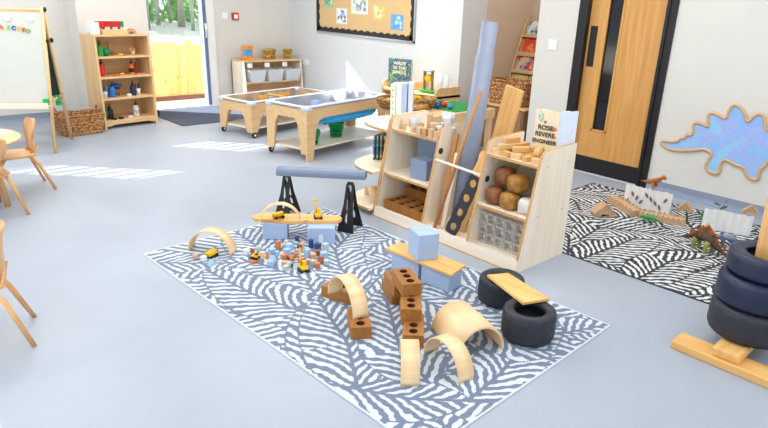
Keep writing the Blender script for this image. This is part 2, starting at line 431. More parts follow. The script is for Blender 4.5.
# ================================================================ RUGS
def rugmat(name, dark, light):
    mt, nt, b = newmat(name)
    a = N(nt, 'ShaderNodeAttribute', attribute_name='leaf'); 
    tc = N(nt, 'ShaderNodeTexCoord'); no = N(nt, 'ShaderNodeTexNoise'); no.inputs['Scale'].default_value = 150; no.inputs['Detail'].default_value = 1
    nt.links.new(tc.outputs['Object'], no.inputs['Vector'])
    ms = N(nt, 'ShaderNodeMath', operation='MULTIPLY_ADD'); nt.links.new(no.outputs['Fac'], ms.inputs[0]); ms.inputs[1].default_value = 0.9; nt.links.new(a.outputs['Fac'], ms.inputs[2])
    r = ramp(nt, [(0.42, lin(dark)), (0.56, lin(light))])
    ms2 = N(nt, 'ShaderNodeMath', operation='MULTIPLY_ADD'); nt.links.new(ms.outputs[0], ms2.inputs[0]); ms2.inputs[1].default_value = 0.5; ms2.inputs[2].default_value = 0.27
    nt.links.new(ms2.outputs[0], r.inputs['Fac']); nt.links.new(r.outputs['Color'], b.inputs['Base Color'])
    b.inputs['Roughness'].default_value = 0.9
    bp = N(nt, 'ShaderNodeBump'); bp.inputs['Strength'].default_value = 0.3; bp.inputs['Distance'].default_value = 0.003
    nt.links.new(ms.outputs[0], bp.inputs['Height']); nt.links.new(bp.outputs['Normal'], b.inputs['Normal'])
    return mt
def rug(name, O, ex, ey, L, Wd, leaves, mat, period, label, border, thick=0.006, step=0.0065, rs=1, bias=0.0):
    """O corner, ex/ey unit vectors, leaves = list of (polyline in world xy, half width)"""
    nx, ny = int(L/step)+1, int(Wd/step)+1
    u = np.linspace(0, L, nx); v = np.linspace(0, Wd, ny); Ug, Vg = np.meshgrid(u, v)
    X = O[0] + ex[0]*Ug + ey[0]*Vg; Y = O[1] + ex[1]*Ug + ey[1]*Vg
    val = np.cos(2*PI*(X*0.8+Y*0.5)/period)
    rng = np.random.RandomState(rs)
    # smooth wobble
    wob = 0.3*np.sin(X*23+Y*11) + 0.25*np.sin(X*9-Y*31+1) + 0.22*np.sin(X*71+Y*57)*np.sin(Y*83-X*37)
    for poly, W in leaves:
        P = [np.array(p, float) for p in poly]
        seg = [np.linalg.norm(P[i+1]-P[i]) for i in range(len(P)-1)]; tot = sum(seg)
        best = np.full(X.shape, 1e9); S = np.zeros(X.shape); Tt = np.zeros(X.shape); acc = 0
        for i in range(len(P)-1):
            d_ = (P[i+1]-P[i])/seg[i]; rx_ = X-P[i][0]; ry_ = Y-P[i][1]
            s_ = rx_*d_[0]+ry_*d_[1]
            if i > 0: s_ = np.maximum(s_, 0)
            if i < len(P)-2: s_ = np.minimum(s_, seg[i])
            s_c = s_; dist = np.hypot(rx_-s_c*d_[0], ry_-s_c*d_[1]); sg = np.sign(-rx_*d_[1]+ry_*d_[0])
            m_ = dist < best; best[m_] = dist[m_]; S[m_] = (acc+s_c)[m_]; Tt[m_] = (sg*dist)[m_]; acc += seg[i]
        sn = S/tot; ok = (sn > 0) & (sn < 1)
        wdt = np.where(ok, W*np.power(np.clip(np.sin(PI*np.power(np.clip(sn, 0, 1), 0.75)), 0, 1), 0.6), -1)
        inside = np.abs(Tt) < wdt
        ph = (S*0.74 - np.abs(Tt)*0.98 + 0.30*np.power(np.abs(Tt), 2)/W)/period + 0.5*(Tt > 0) + wob*0.45
        st = np.cos(2*PI*ph) - 0.10 + bias
        st = np.minimum(st, (np.abs(Tt)-0.009)/0.006*1.0)
        st = np.minimum(st, (wdt-np.abs(Tt)-0.008)/0.006*1.0)
        val[inside] = st[inside]
    # border
    e = np.minimum(np.minimum(Ug, L-Ug), np.minimum(Vg, Wd-Vg))
    val = np.where(e < 0.012, border, val)
    val = np.clip(val, -1, 1)
    Z = np.full(X.shape, thick)
    co = np.stack([X, Y, Z], -1).reshape(-1, 3)
    idx = np.arange(nx*ny).reshape(ny, nx)
    q = np.stack([idx[:-1, :-1], idx[:-1, 1:], idx[1:, 1:], idx[1:, :-1]], -1).reshape(-1, 4)
    # skirt to the floor
    per = np.concatenate([idx[0, :], idx[1:, -1], idx[-1, -2::-1], idx[-2:0:-1, 0]])
    base = len(co); sk = co[per].copy(); sk[:, 2] = 0.0005
    n_ = len(per); a_ = np.arange(n_)
    q2 = np.stack([per, base+a_, base+(a_+1) % n_, per[(a_+1) % n_]], -1)
    co = np.concatenate([co, sk]); faces = np.concatenate([q, q2])
    vals = np.concatenate([val.reshape(-1), np.full(n_, border)])
    me = bpy.data.meshes.new(name); me.vertices.add(len(co)); me.vertices.foreach_set('co', co.astype(np.float32).ravel())
    me.loops.add(faces.size); me.loops.foreach_set('vertex_index', faces.astype(np.int32).ravel())
    me.polygons.add(len(faces)); me.polygons.foreach_set('loop_start', np.arange(0, faces.size, 4, dtype=np.int32)); 
    me.update(calc_edges=True); me.validate()
    at_ = me.attributes.new('leaf', 'FLOAT', 'POINT'); at_.data.foreach_set('value', vals.astype(np.float32))
    me.materials.append(mat)
    o = bpy.data.objects.new(name, me); COL.objects.link(o)
    tag(o, label, 'rug'); return o
def LP(pts, W): return ([tuple(at(*p)[:2]) for p in pts], W*1.2)
def fill(x0, x1, y0, y1, Lf, W, seed, dirs):
    r = random.Random(seed); out = []
    gx = W*1.5; gy = Lf*0.62; j = 0; y = y0
    while y < y1:
        x = x0 + (gx*0.5 if j % 2 else 0)
        while x < x1:
            a = r.choice(dirs) + r.uniform(-.25, .25); c = Vector((x+r.uniform(-.04, .04), y+r.uniform(-.05, .05)))
            h_ = Vector((math.cos(a), math.sin(a)))*Lf/2; n_ = Vector((-h_.y, h_.x))*r.uniform(-.25, .25)
            out.append(([tuple(c-h_), tuple(c+n_), tuple(c+h_)], W)); x += gx
        y += gy; j += 1
    r.shuffle(out); return out
A = Vector((1.283, 3.714)); D = Vector((1.348, 1.209)); Cc = Vector((2.801, 1.274))
ex = Vector((0.0, -1.0)); ex = (D-A).normalized(); ey = Vector((-ex.y, ex.x))
Lr = 2.479; Wr = 1.454
lv = fill(1.1, 3.1, 1.0, 3.9, 0.78, 0.21, 4, [R_(75), R_(200), R_(130), R_(320), R_(20)])
lv += [LP([(330, 318), (306, 281), (256, 263), (218, 264)], .15), LP([(395, 250), (420, 262), (330, 262)], .12),
       LP([(325, 334), (300, 312), (255, 296), (205, 270)], .17),
       LP([(312, 368), (320, 340), (325, 312), (352, 290)], .15),
       LP([(322, 384), (362, 391), (410, 400), (470, 402)], .15),
       LP([(357, 386), (348, 345), (330, 318), (318, 300)], .19),
       LP([(430, 385), (400, 350), (392, 320), (386, 300)], .17),
       LP([(470, 400), (500, 375), (520, 350), (560, 325)], .14),
       LP([(420, 300), (470, 320), (520, 350), (560, 352)], .15),
       LP([(360, 290), (340, 268), (335, 250), (360, 225)], .15)]
rug('leaf_rug', A, ex, ey, Lr, Wr, lv, rugmat('rug_blue', '#6f7b91', '#ccd4d9'), 0.050,
    'large slate blue and white rug with big feathered leaf pattern under the building blocks', 'rug' and 0.6, rs=1)
O2 = Vector((3.47, 2.06)); O2b = Vector((3.505, 0.4))
e2 = (O2b-O2).normalized(); e2y = Vector((-e2.y, e2.x))
lv2 = fill(3.2, 5.6, -.2, 3.2, 0.75, 0.22, 11, [R_(20), R_(150), R_(95), R_(230), R_(300)])
lv2 += [LP([(575, 262), (620, 245), (650, 232), (690, 240)], .17), LP([(600, 262), (650, 280), (700, 272), (730, 262)], .18), LP([(580, 240), (600, 228), (640, 232), (700, 240)], .15),
        LP([(630, 284), (670, 262), (705, 258), (730, 262)], .16)]
rug('leaf_rug', O2 - e2*0.72, e2, e2y, 2.9, 1.78, lv2, rugmat('rug_black', '#303239', '#d8dad8'), 0.046,
    'charcoal and white leaf patterned rug by the oak door under the toy dinosaurs', -1, rs=2)

# ================================================================ LEFT: easel, basket, art shelf, chairs
ea = thing('whiteboard_easel', 'pine framed double sided whiteboard easel with magnetic letters at left', 'easel', (1.434, 7.154, 0), R_(-29.4))
PB = BEECH('z')
def slp(z, side): # y on slope for front(-1)/rear(+1)
    return side*0.315*(1-z/1.36)
hw = 0.375
for side in (-1, 1):
    for sx in (-1, 1):
        MB().tube([(sx*hw, side*0.315, 0), (sx*hw, side*0.008, 1.36)], 0.017, 6).build('leg', PB, ea)
    for zz in (1.325, 0.45):
        MB().box((0, slp(zz, side), zz), (2*hw, 0.022, 0.03), rx(side*-0.228)).build('rail', BEECH('x'), ea)
    M_ = Matrix.Rotation(side*0.228, 3, 'X')
    zc = 0.90; MB().box((0, slp(zc, side), zc), (2*hw-0.03, 0.008, 0.86), M_).build('board', plain('whiteboard' if side < 0 else 'chalkboard', '#c6c8c0' if side < 0 else '#2c3b35', 0.25 if side < 0 else 0.6, vary=0.02), ea)
tb = MB(); tb.box((0, slp(0.46, -1)-0.05, 0.455), (2*hw, 0.10, 0.012)); tb.box((0, slp(0.46, -1)-0.10, 0.465), (2*hw, 0.01, 0.055))
tb.build('tray', BIRCH('x'), ea)
hs = MB(); hs.tube([(hw+0.012, -slp(0.5, 1), 0.50), (hw+0.012, slp(0.5, 1), 0.50)], 0.010, 6); hs.build('spreader_bar', BEECH('y'), ea)
for (yy, zz) in ((0, 1.34), (slp(1.05, 1), 1.05), (slp(1.05, -1), 1.05)):
    MB().lathe([(0, 0), (0.022, 0), (0.022, 0.02), (0, 0.025)], (hw+0.012, yy, zz), 12, Matrix.Rotation(PI/2, 3, 'Y')).build('knob', DARK, ea)
for (sx, yy, zz) in ((0.34, slp(.5, -1)-.02, 0.50), (0.385, 0.0, 0.50), (0.385, .02, 0.44)):
    MB().box((sx, yy, zz), (0.05, 0.05, 0.045), None, 0.008).build('clip', GREENP, ea)
# round magnets & letters lie on the sloping face
def on_board(x_, z_, off=0.007):
    return Vector((1.434, 7.154, 0)) + rz(R_(-29.4)) @ Vector((x_, slp(z_, -1)-off, z_))
BR = rz(R_(-29.4)) @ rx(-0.228)
for i, x_ in enumerate((0.08, 0.27)):
    o = MB().lathe([(0, 0), (0.03, 0), (0.03, 0.006), (0.026, 0.010), (0, 0.010)], (0, 0, 0), 20, Matrix.Rotation(PI/2, 3, 'X')).build('round_magnet', WHITEP)
    o.matrix_world = tr(*on_board(x_, 1.25)) @ BR
    tag(o, ['white round magnet at top middle of the easel whiteboard', 'white round magnet near top right corner of the easel whiteboard'][i], 'magnet')
for ch, x_, zz, col, nm in (('A', 0.015, 1.15, '#e2622e', 'orange'), ('E', 0.075, 1.148, '#9cc24a', 'lime'), ('C', 0.12, 1.145, '#2a55b8', 'blue'), ('T', 0.163, 1.14, '#f0b424', 'yellow'), ('B', 0.203, 1.132, '#d85c28', 'rust'), ('D', 0.243, 1.122, '#6fb03a', 'green')):
    cu = bpy.data.curves.new('l', 'FONT'); cu.body = ch; cu.size = 0.052; cu.extrude = 0.003; cu.offset = 0.003; cu.align_x = 'CENTER'
    t_ = bpy.data.objects.new('tmp', cu); COL.objects.link(t_); bpy.context.view_layer.update()
    me = bpy.data.meshes.new_from_object(t_.evaluated_get(bpy.context.evaluated_depsgraph_get())); bpy.data.objects.remove(t_)
    me.materials.clear(); me.materials.append(plain('letter_' + nm, col, 0.4)); me.transform(rx(PI/2))
    o = bpy.data.objects.new('magnetic_letter', me); COL.objects.link(o)
    o.matrix_world = tr(*on_board(x_, zz, 0.008)) @ BR
    tag(o, f'{nm} magnetic letter {ch} on the easel whiteboard', 'magnet')

# woven basket
bs = thing('woven_basket', 'rectangular woven seagrass basket with loop handles beside the art shelf', 'basket', (2.08, 7.50, 0), R_(8))
bb = MB()
w0, d0, w1, d1, hb = 0.20, 0.13, 0.235, 0.16, 0.22
def rrect(w_, d_, z, r=0.03, n=4):
    out = []
    for (sx, sy, a0) in ((1, 1, 0), (-1, 1, PI/2), (-1, -1, PI), (1, -1, 3*PI/2)):
        for i in range(n+1):
            a = a0 + i*PI/2/n; out.append(Vector((sx*(w_-r)+r*math.cos(a), sy*(d_-r)+r*math.sin(a), z)))
    return out
def skin(mb, rings, cap0=True, cap1=False, sm=False):
    V = [[mb.bm.verts.new(p) for p in r] for r in rings]; n = len(V[0]); fs = []
    for a, b_ in zip(V[:-1], V[1:]):
        for k in range(n): f = mb.bm.faces.new((a[k], a[(k+1) % n], b_[(k+1) % n], b_[k])); f.smooth = sm; fs.append(f)
    if cap0: fs.append(mb.bm.faces.new(V[0][::-1]))
    if cap1: fs.append(mb.bm.faces.new(V[-1]))
    mb._tag(fs); bmesh.ops.recalc_face_normals(mb.bm, faces=fs)
rings = []
for i in range(12):
    t_ = i/11; bu = 0.005*(i % 2); rings.append(rrect(w0+(w1-w0)*t_+bu, d0+(d1-d0)*t_+bu, hb*t_))
rings += [rrect(w1-0.012, d1-0.012, hb), rrect(w0-0.012, d0-0.012, 0.015)]
skin(bb, rings, True, True); bb.build('body', WICK, bs)
rm = MB(); rr = rrect(w1, d1, hb); rm.tube(rr+[rr[0]], 0.011, 6); rm.build('rim', WICK, bs)
for sx in (-1, 1):
    MB().tube([(sx*w1, -0.05, hb), (sx*w1, -0.045, hb+0.06), (sx*w1, 0, hb+0.085), (sx*w1, 0.045, hb+0.06), (sx*w1, 0.05, hb)], 0.012, 8).build('handle', WICK, bs)

# art shelf
ang = math.atan2(7.664-7.54, 3.004-2.366); Ws = math.hypot(.124, .638); Ds = 0.34
sh = thing('open_shelf_unit', 'tall light wood open shelf unit of art bottles beside the glazed door', 'shelf', (2.366, 7.54, 0), 0.12)
# keep clear of the pier behind it
B1, Bx = BEECH('z'), BEECH('x')
Ws = 0.65; Hs = 1.04; tt = 0.025
for x_ in (0, Ws-tt): MB().b2(x_, x_+tt, 0, Ds, 0, Hs).build('side_panel', B1, sh)
MB().b2(0, Ws, 0, Ds, Hs, Hs+0.0+0.02).build('top_panel', Bx, sh)
lev = [0.075, 0.33, 0.575, 0.80]
for z_ in lev: MB().b2(tt, Ws-tt, 0.0, Ds-0.01, z_, z_+0.022).build('shelf', Bx, sh)
MB().b2(tt, Ws-tt, Ds-0.012, Ds, 0.05, Hs).build('back_panel', BEECH('x'), sh)
MB().prism([(tt, 0.03), (0.08, 0.03), (0.10, 0.045), (Ws-0.10, 0.045), (Ws-0.08, 0.03), (Ws-tt, 0.03), (Ws-tt, 0.075), (tt, 0.075)], 0.003, 0.02, 'y').build('plinth', Bx, sh)
MB().b2(Ws-0.003+0.003, Ws+0.0, 0, 0, 0, 0).bm.free()
SHM = tr(2.366, 7.54, 0) @ rz(0.12)
def on_shelf(x_, y_, z_): return tuple(SHM @ Vector((x_, y_, z_)))
def bottle(loc, h, r, body, cap, label, sc=1, lab=None, group=None):
    t = thing('pump_bottle', label, 'bottle', loc, 0, group)
    MB().lathe([(0, 0), (r, 0), (r*1.03, 0.01), (r, h*0.55), (r*0.75, h*0.68), (r*0.35, h*0.72), (r*0.35, h*0.76), (0, h*0.76)], (0, 0, 0), 16).build('body', body, t)
    c = MB(); c.lathe([(0, h*0.74), (r*0.45, h*0.74), (r*0.45, h*0.84), (r*0.15, h*0.85), (r*0.15, h*0.95), (r*0.3, h*0.96), (r*0.3, h), (0, h)], (0, 0, 0), 12)
    c.box((0, -r*0.5, h*0.975), (r*0.28, r*1.1, h*0.05)); c.build('pump', cap, t)
    if lab: MB().lathe([(r*1.035, h*0.15), (r*1.035, h*0.42)], (0, 0, 0), 16).build('sticker', lab, t)
    return t
BLK = DARK
def pot(loc, r, h, mat, label, n=6, stick=None, name='brush_pot', cat='pot', sr=0.004, cols=None):
    t = thing(name, label, cat, loc)
    MB().lathe([(0, 0), (r*0.8, 0), (r, h), (r*0.88, h), (r*0.7, 0.01), (0, 0.01)], (0, 0, 0), 18).build('pot', mat, t)
    rnd = random.Random(n*31+int(r*1000))
    for i in range(n):
        a = rnd.uniform(0, 6.28); q = r*0.5
        MB().tube([(q*math.cos(a)*0.6, q*math.sin(a)*0.6, 0.02), (q*2.2*math.cos(a), q*1.6*math.sin(a), h*rnd.uniform(1.6, 2.1))], sr, 6).build('brush', (cols or [stick])[i % len(cols or [1])], t)
    return t
GRN2 = plain('leaf_green', '#2f9a3c', 0.5, vary=0.2); TAN = plain('tan_toy', '#caa06a', 0.7, vary=0.15)
# top
pb = thing('picture_box', 'red and white patterned picture card behind wooden block box on shelf top', 'picture', on_shelf(0.28, 0.16, Hs+0.02), 0.12)
MB().box((0, 0.03, 0.075), (0.36, 0.02, 0.15)).build('card', PAPER, pb)
MB().box((0, 0.017, 0.098), (0.33, 0.006, 0.08)).build('red_band', plain('red_print', '#c5261c', 0.6, vary=0.3, scale=40), pb)
MB().box((0.145, 0.012, 0.10), (0.04, 0.006, 0.075)).build('green_print', plain('green_print', '#2f8a58', 0.6, vary=0.4, scale=40), pb)
wbx = thing('wooden_box', 'shallow wooden box of pale pegs on shelf top beside the rainbow', 'box', on_shelf(0.28, 0.09, Hs+0.02), 0.12)
MB().b2(-0.145, 0.145, -0.04, 0.04, 0, 0.055, 0.003).build('box', Bx, wbx)
for i in range(9): MB().lathe([(0, 0.05), (0.009, 0.05), (0.009, 0.075), (0, 0.08)], (-0.12+i*0.03, -0.01, 0), 10).build('peg', WHITE if i % 3 else NAVYP, wbx)
cb = thing('acrylic_tub', 'clear acrylic tub at left end of the tall shelf top', 'tub', on_shelf(0.06, 0.14, Hs+0.02), 0.12)
ct = MB(); ct.b2(-0.05, 0.05, -0.08, 0.08, 0, 0.003); ct.b2(-0.05, -0.047, -0.08, 0.08, 0, 0.13); ct.b2(0.047, 0.05, -0.08, 0.08, 0, 0.13); ct.b2(-0.05, 0.05, -0.08, -0.077, 0, 0.13); ct.b2(-0.05, 0.05, 0.077, 0.08, 0, 0.13); ct.build('tub', CLEARP, cb)
rb = thing('rainbow_stacker', 'small wooden rainbow arch on right of the tall shelf top', 'toy', on_shelf(0.475, 0.08, Hs+0.02), 0.12)
for i, c_ in enumerate(('#d86a2c', '#e5a45a', '#7ba3b8', '#3d6e98', '#c0392b')):
    MB().arc(0.062-i*0.0115, 0.03, 0.0105, n=16).build('arch', plain('rb%d' % i, c_, 0.6), rb)
# shelf 4 (greens)
z4 = lev[3]+0.022
bottle(on_shelf(0.10, 0.10, z4), 0.17, 0.035, GRN2, BLK, 'green paint pump bottle on the top inner shelf')
o = thing('leafy_toy', 'round dark green leafy toy ball beside green bottle', 'toy', on_shelf(0.165, 0.09, z4))
MB().ball((0, 0, 0.045), 0.05, noise=0.12).build('ball', plain('dkgreen', '#1b7a44', 0.5, vary=0.3), o)
pot(on_shelf(0.24, 0.16, z4), 0.035, 0.07, WICKD, 'wicker pot of dried stems on the top inner shelf', 6, TAN, 'stem_pot', 'pot')
pot(on_shelf(0.06, 0.20, z4), 0.03, 0.08, GRN2, 'green pot of green sticks at back of top inner shelf', 5, GRN2)
o = MB().lathe([(0, 0), (0.03, 0), (0.032, 0.02), (0, 0.022)], (0, 0, 0), 18).build('sponge', YELLOW, None, on_shelf(0.33, 0.10, z4)); tag(o, 'flat yellow round sponge on the top inner shelf', 'sponge')
pot(on_shelf(0.50, 0.14, z4), 0.03, 0.04, BEECH('z'), 'low wooden pot of spread paint brushes on top inner shelf', 5, PINE('z'), sr=0.006)
# shelf 3 (reds)
z3 = lev[2]+0.022
bottle(on_shelf(0.09, 0.10, z3), 0.19, 0.036, REDP, BLK, 'red paint pump bottle on second shelf down')
bottle(on_shelf(0.455, 0.12, z3), 0.17, 0.030, ORANGEP, BLK, 'orange paint pump bottle on second shelf down', lab=DARK)
o = MB().ball((0, 0, 0.012), 0.034, 0.03, 0.013).build('sponge', plain('coral', '#e8583c', 0.7), None, on_shelf(0.24, 0.08, z3)); tag(o, 'flat coral red sponge on second shelf down', 'sponge')
o = MB().ball((0, 0, 0.014), 0.034, 0.03, 0.015).build('sponge', plain('amber', '#efa63a', 0.7), None, on_shelf(0.32, 0.10, z3)); tag(o, 'amber orange sponge beside coral sponge on second shelf down', 'sponge')
pot(on_shelf(0.53, 0.20, z3), 0.026, 0.07, REDP, 'red pot of red sticks behind orange bottle', 4, REDP)
# shelf 2 (blues)
z2 = lev[1]+0.022
pot(on_shelf(0.08, 0.09, z2), 0.036, 0.075, CLEARB, 'clear jar of blue and green pens on third shelf down', 7, sr=0.005, cols=[BLUEP, GRN2, CYAN], name='pen_jar', cat='jar')
bottle(on_shelf(0.175, 0.09, z2), 0.17, 0.036, BLUEP, NAVYP, 'bright blue paint pump bottle on third shelf down')
o = pot(on_shelf(0.27, 0.18, z2), 0.036, 0.08, WICKD, 'brown wicker pot holding blue paper flower on third shelf', 2, BLUEP, 'flower_pot', 'pot')
MB().ball((0, 0, 0.115), 0.065, 0.05, 0.03, noise=0.2).build('flower', BLUEP, o)
bottle(on_shelf(0.43, 0.10, z2), 0.17, 0.032, NAVYP, BLK, 'navy paint pump bottle on third shelf down')
pot(on_shelf(0.50, 0.11, z2), 0.026, 0.075, WHITEP, 'white pot of dark brushes beside navy bottle', 4, NAVYP)
o = MB().lathe([(0, 0), (0.03, 0), (0.03, 0.025), (0, 0.027)], (0, 0, 0), 18).build('small_tub', WHITEP, None, on_shelf(0.365, 0.08, z2)); tag(o, 'small white lidded tub left of navy bottle', 'tub')
# shelf 1 (black/white)
z1 = lev[0]+0.022
pot(on_shelf(0.06, 0.09, z1), 0.034, 0.10, plain('bottle_green', '#27553c', 0.3), 'dark green jar of green sticks on bottom shelf', 5, GRN2, name='stick_jar', cat='jar')
bottle(on_shelf(0.125, 0.11, z1), 0.18, 0.036, DARK, BLK, 'black paint pump bottle on bottom shelf')
bottle(on_shelf(0.455, 0.13, z1), 0.18, 0.034, WHITEP, BLK, 'white paint pump bottle with dark spots on bottom shelf', lab=plain('spots', '#c9cccf', 0.5, vary=0.8, scale=60))
for (x_, r_, mt_, l_) in ((0.14, 0.03, DARK, 'flat black sponge at front left of bottom shelf'), (0.22, 0.033, DARK, 'flat black sponge right of black bottle on bottom shelf'), (0.355, 0.03, WHITEP, 'white round sponge beside white bottle on bottom shelf')):
    tag(MB().lathe([(0, 0), (r_, 0), (r_, 0.018), (0, 0.022)], (0, 0, 0), 18).build('sponge', mt_, None, on_shelf(x_, 0.05 if x_ < .3 else .08, z1)), l_, 'sponge')
# rubber door stop / box
tag(MB().b2(-0.025, 0.025, -0.02, 0.02, 0, 0.075, 0.006).build('door_stop', DARK, None, tuple(at(157.5, 116))), 'black rubber door stop at foot of the shelf by the mat', 'door stop')
# mat
MATM = plain('mat_fibre', '#4e5669', 0.95, vary=0.25, scale=120, bump=0.3)
o = MB().b2(3.17, 4.75, 7.28, 8.36, 0.001, 0.008).build('entrance_mat', MATM)
tag(o, 'dark blue grey entrance mat on the floor inside the glazed door', 'mat')

# chairs
def make_chair(label, loc, rot):
    # faces -x locally; back at x=+0.14
    t = thing('child_chair', label, 'chair', loc, rot, None)
    s_ = MB(); pts = []
    out = [(-0.16, -0.13), (-0.17, 0.0), (-0.16, 0.13), (-0.05, 0.155), (0.10, 0.135), (0.15, 0.08), (0.155, 0), (0.15, -0.08), (0.10, -0.135), (-0.05, -0.155)]
    s_.prism(out, 0.285, 0.30, 'z'); s_.build('seat', CHAIRW, t)
    bk = MB(); n = 12; fr, bkv = [], []
    rows = []
    prof = [(0.130, 0.292, 0.055), (0.150, 0.34, 0.06), (0.152, 0.39, 0.075), (0.155, 0.44, 0.115), (0.165, 0.50, 0.13), (0.178, 0.545, 0.12), (0.183, 0.56, 0.09)]
    for (x_, z_, hw_) in prof:
        rows.append([Vector((x_ - 0.03*(y_*y_) + 0.0, y_*hw_, z_)) for y_ in (-1, -.6, -.2, .2, .6, 1)])
    V = [[bk.bm.verts.new(p) for p in r] for r in rows]; V2 = [[bk.bm.verts.new(p+Vector((0.012, 0, 0))) for p in r] for r in rows]
    fs = []
    for i in range(len(V)-1):
        for k in range(5):
            fs.append(bk.bm.faces.new((V[i][k], V[i][k+1], V[i+1][k+1], V[i+1][k]))); fs.append(bk.bm.faces.new((V2[i][k], V2[i+1][k], V2[i+1][k+1], V2[i][k+1])))
        for k in (0, 5): fs.append(bk.bm.faces.new((V[i][k], V[i+1][k], V2[i+1][k], V2[i][k])))
    for i in (0, len(V)-1):
        for k in range(5): fs.append(bk.bm.faces.new((V[i][k], V2[i][k], V2[i][k+1], V[i][k+1])))
    bmesh.ops.recalc_face_normals(bk.bm, faces=fs)
    for f in fs: f.smooth = True
    bk.build('backrest', CHAIRW, t)
    for sy in (-1, 1):
        l = MB(); l.tube([(0.10, sy*0.10, 0.284), (0.145, sy*0.115, 0.22), (0.225, sy*0.155, 0.0)], [0.014, 0.014, 0.011], 8)
        l.build('leg', CHAIRW, t)
        l = MB(); l.tube([(-0.08, sy*0.11, 0.284), (-0.13, sy*0.13, 0.22), (-0.19, sy*0.15, 0.0)], [0.014, 0.014, 0.011], 8)
        l.build('leg', CHAIRW, t)
        MB().tube([(0.10, sy*0.07, 0.285), (0.145, sy*0.065, 0.30), (0.163, sy*0.062, 0.36)], 0.010, 6).build('back_rail', CHAIRW, t)
    return t
ch = make_chair('bentwood child chair on the far side of the round table nearest the easel', (1.04, 5.60, 0), 0)
dup(ch, (0.745, 5.11, 0), R_(-78), 'bentwood child chair cut by the frame beside the round table leg')
dup(ch, (0.31, 3.165, 0), R_(-14), 'nearest bentwood child chair at the left edge, back half seen')
# round table
rt = thing('round_table', 'round light wood child table with white paper at left edge', 'table', (0.66, 5.40, 0))
MB().lathe([(0, 0.478), (0.40, 0.478), (0.415, 0.49), (0.415, 0.495), (0.40, 0.503), (0, 0.503)], (0, 0, 0), 48).build('tabletop', wood('tabletop', '#ecc794', '#dfb47c', 'x'), rt)
for (a, b_) in ((0.21, -0.21), (-0.21, -0.21), (0.21, 0.21), (-0.21, 0.21)):
    MB().tube([(a*0.9, b_*0.9, 0.48), (a, b_, 0)], [0.024, 0.02], 10).build('leg', CHAIRW, rt)
o = MB().b2(-0.15, 0.15, -0.105, 0.105, 0, 0.002).build('paper_sheet', PAPER, None, (0.86, 5.47, 0.504), R_(30)); tag(o, 'white sheet of paper on the round table', 'paper')

# ================================================================ BACK LEFT CORNER: sand shelf, tray tables
ss = thing('bin_shelf', 'low light wood shelf with clear bins in the far corner', 'shelf', (4.46, 7.98, 0), 0)
Hb = 0.64; Wb = 0.98
for x_ in (0, Wb-0.022): MB().prism([(0, 0), (0.40, 0), (0.40, Hb), (0.06, Hb)], x_, x_+0.022, 'x').build('side_panel', BIRCH('z'), ss)
MB().b2(0, Wb, 0.05, 0.40, Hb, Hb+0.02).build('top_panel', BEECH('x'), ss)
MB().b2(0, Wb, 0.385, 0.40, 0, Hb).build('back_panel', BEECH('x'), ss)
for z_ in (0.04, 0.34): MB().b2(0.022, Wb-0.022, 0.03, 0.385, z_, z_+0.02).build('shelf', BEECH('x'), ss)
def binb(x_, z_, label):
    t = thing('clear_bin', label, 'bin', (4.46+x_, 8.08, z_), 0)
    w_ = MB(); H_ = 0.15
    H_ = 0.165
    O_ = [rrect(0.115, 0.10, 0, .02), rrect(0.135, 0.125, H_, .02), rrect(0.145, 0.135, H_, .02), rrect(0.145, 0.135, H_+0.008, .02), rrect(0.128, 0.118, H_+0.008, .02), rrect(0.110, 0.095, 0.005, .02)]
    skin(w_, O_, True, True); w_.build('bin', CLEARP, t)
    MB().b2(-0.09, 0.09, -0.08, 0.08, 0.006, 0.08, 0.02).build('contents', plain('bin_contents', '#b9b5ab', 0.8, vary=0.5, scale=30), t)
    return t
for i, x_ in enumerate((0.19, 0.49, 0.79)):
    binb(x_, 0.361, ['clear plastic bin at left of the low corner shelf', 'clear plastic bin in the middle of the low corner shelf', 'clear plastic bin at right of the low corner shelf'][i])
for i, x_ in enumerate((0.06, 0.34, 0.64)):
    MB().b2(x_, x_+0.08, 0.052, 0.056, 0.565, 0.625).build('label_card', PAPER, ss)
def bucket(name, loc, r, h, mat, label, rot=0, hmat=None, group=None, lab=False):
    t = thing(name, label, 'bucket', loc, rot, group)
    MB().lathe([(0, 0), (r*0.75, 0), (r*0.98, h*0.93), (r*1.06, h*0.93), (r*1.06, h), (r*0.93, h), (r*0.70, 0.008), (0, 0.008)], (0, 0, 0), 28).build('body', mat, t)
    MB().tube([(r*1.04*math.cos(a), -abs(math.sin(a))*r*1.12, h*0.95 - abs(math.sin(a))*h*0.62) for a in [PI*k/14 for k in range(15)]], r*0.06, 6).build('handle', hmat or mat, t)
    if lab: 
        MB().box((0, -r*0.87, h*0.30), (r*1.1, 0.02, h*0.2)).build('sticker', NAVYP, t)
    return t
GOLDL = plain('gold_light', '#e2c873', 0.3, metal=0.2)
for i, (x_, y_) in enumerate(((0.47, 0.20), (0.60, 0.29), (0.84, 0.22))):
    bucket('play_bucket', (4.46+x_, 7.98+y_, 0.66), 0.072, 0.14, GOLD, ['gold toy bucket at left of the three on the low corner shelf', 'gold toy bucket in the middle of the three on the low corner shelf', 'gold toy bucket at right of the three on the low corner shelf'][i], R_(-20), GOLDL)
t = thing('picture_book', 'orange and blue seaside book standing on the low corner shelf', 'book', (4.60, 8.16, 0.66), R_(-8))
MB().b2(-0.085, 0.085, -0.012, 0.012, 0, 0.20).build('cover', plain('bk_orange', '#dd8d4b', 0.6, vary=0.3, scale=25), t)
MB().b2(-0.07, 0.07, -0.0135, -0.012, 0.06, 0.145).build('cover_picture', plain('bk_blue', '#3f9ccf', 0.5, vary=0.5, scale=30), t)

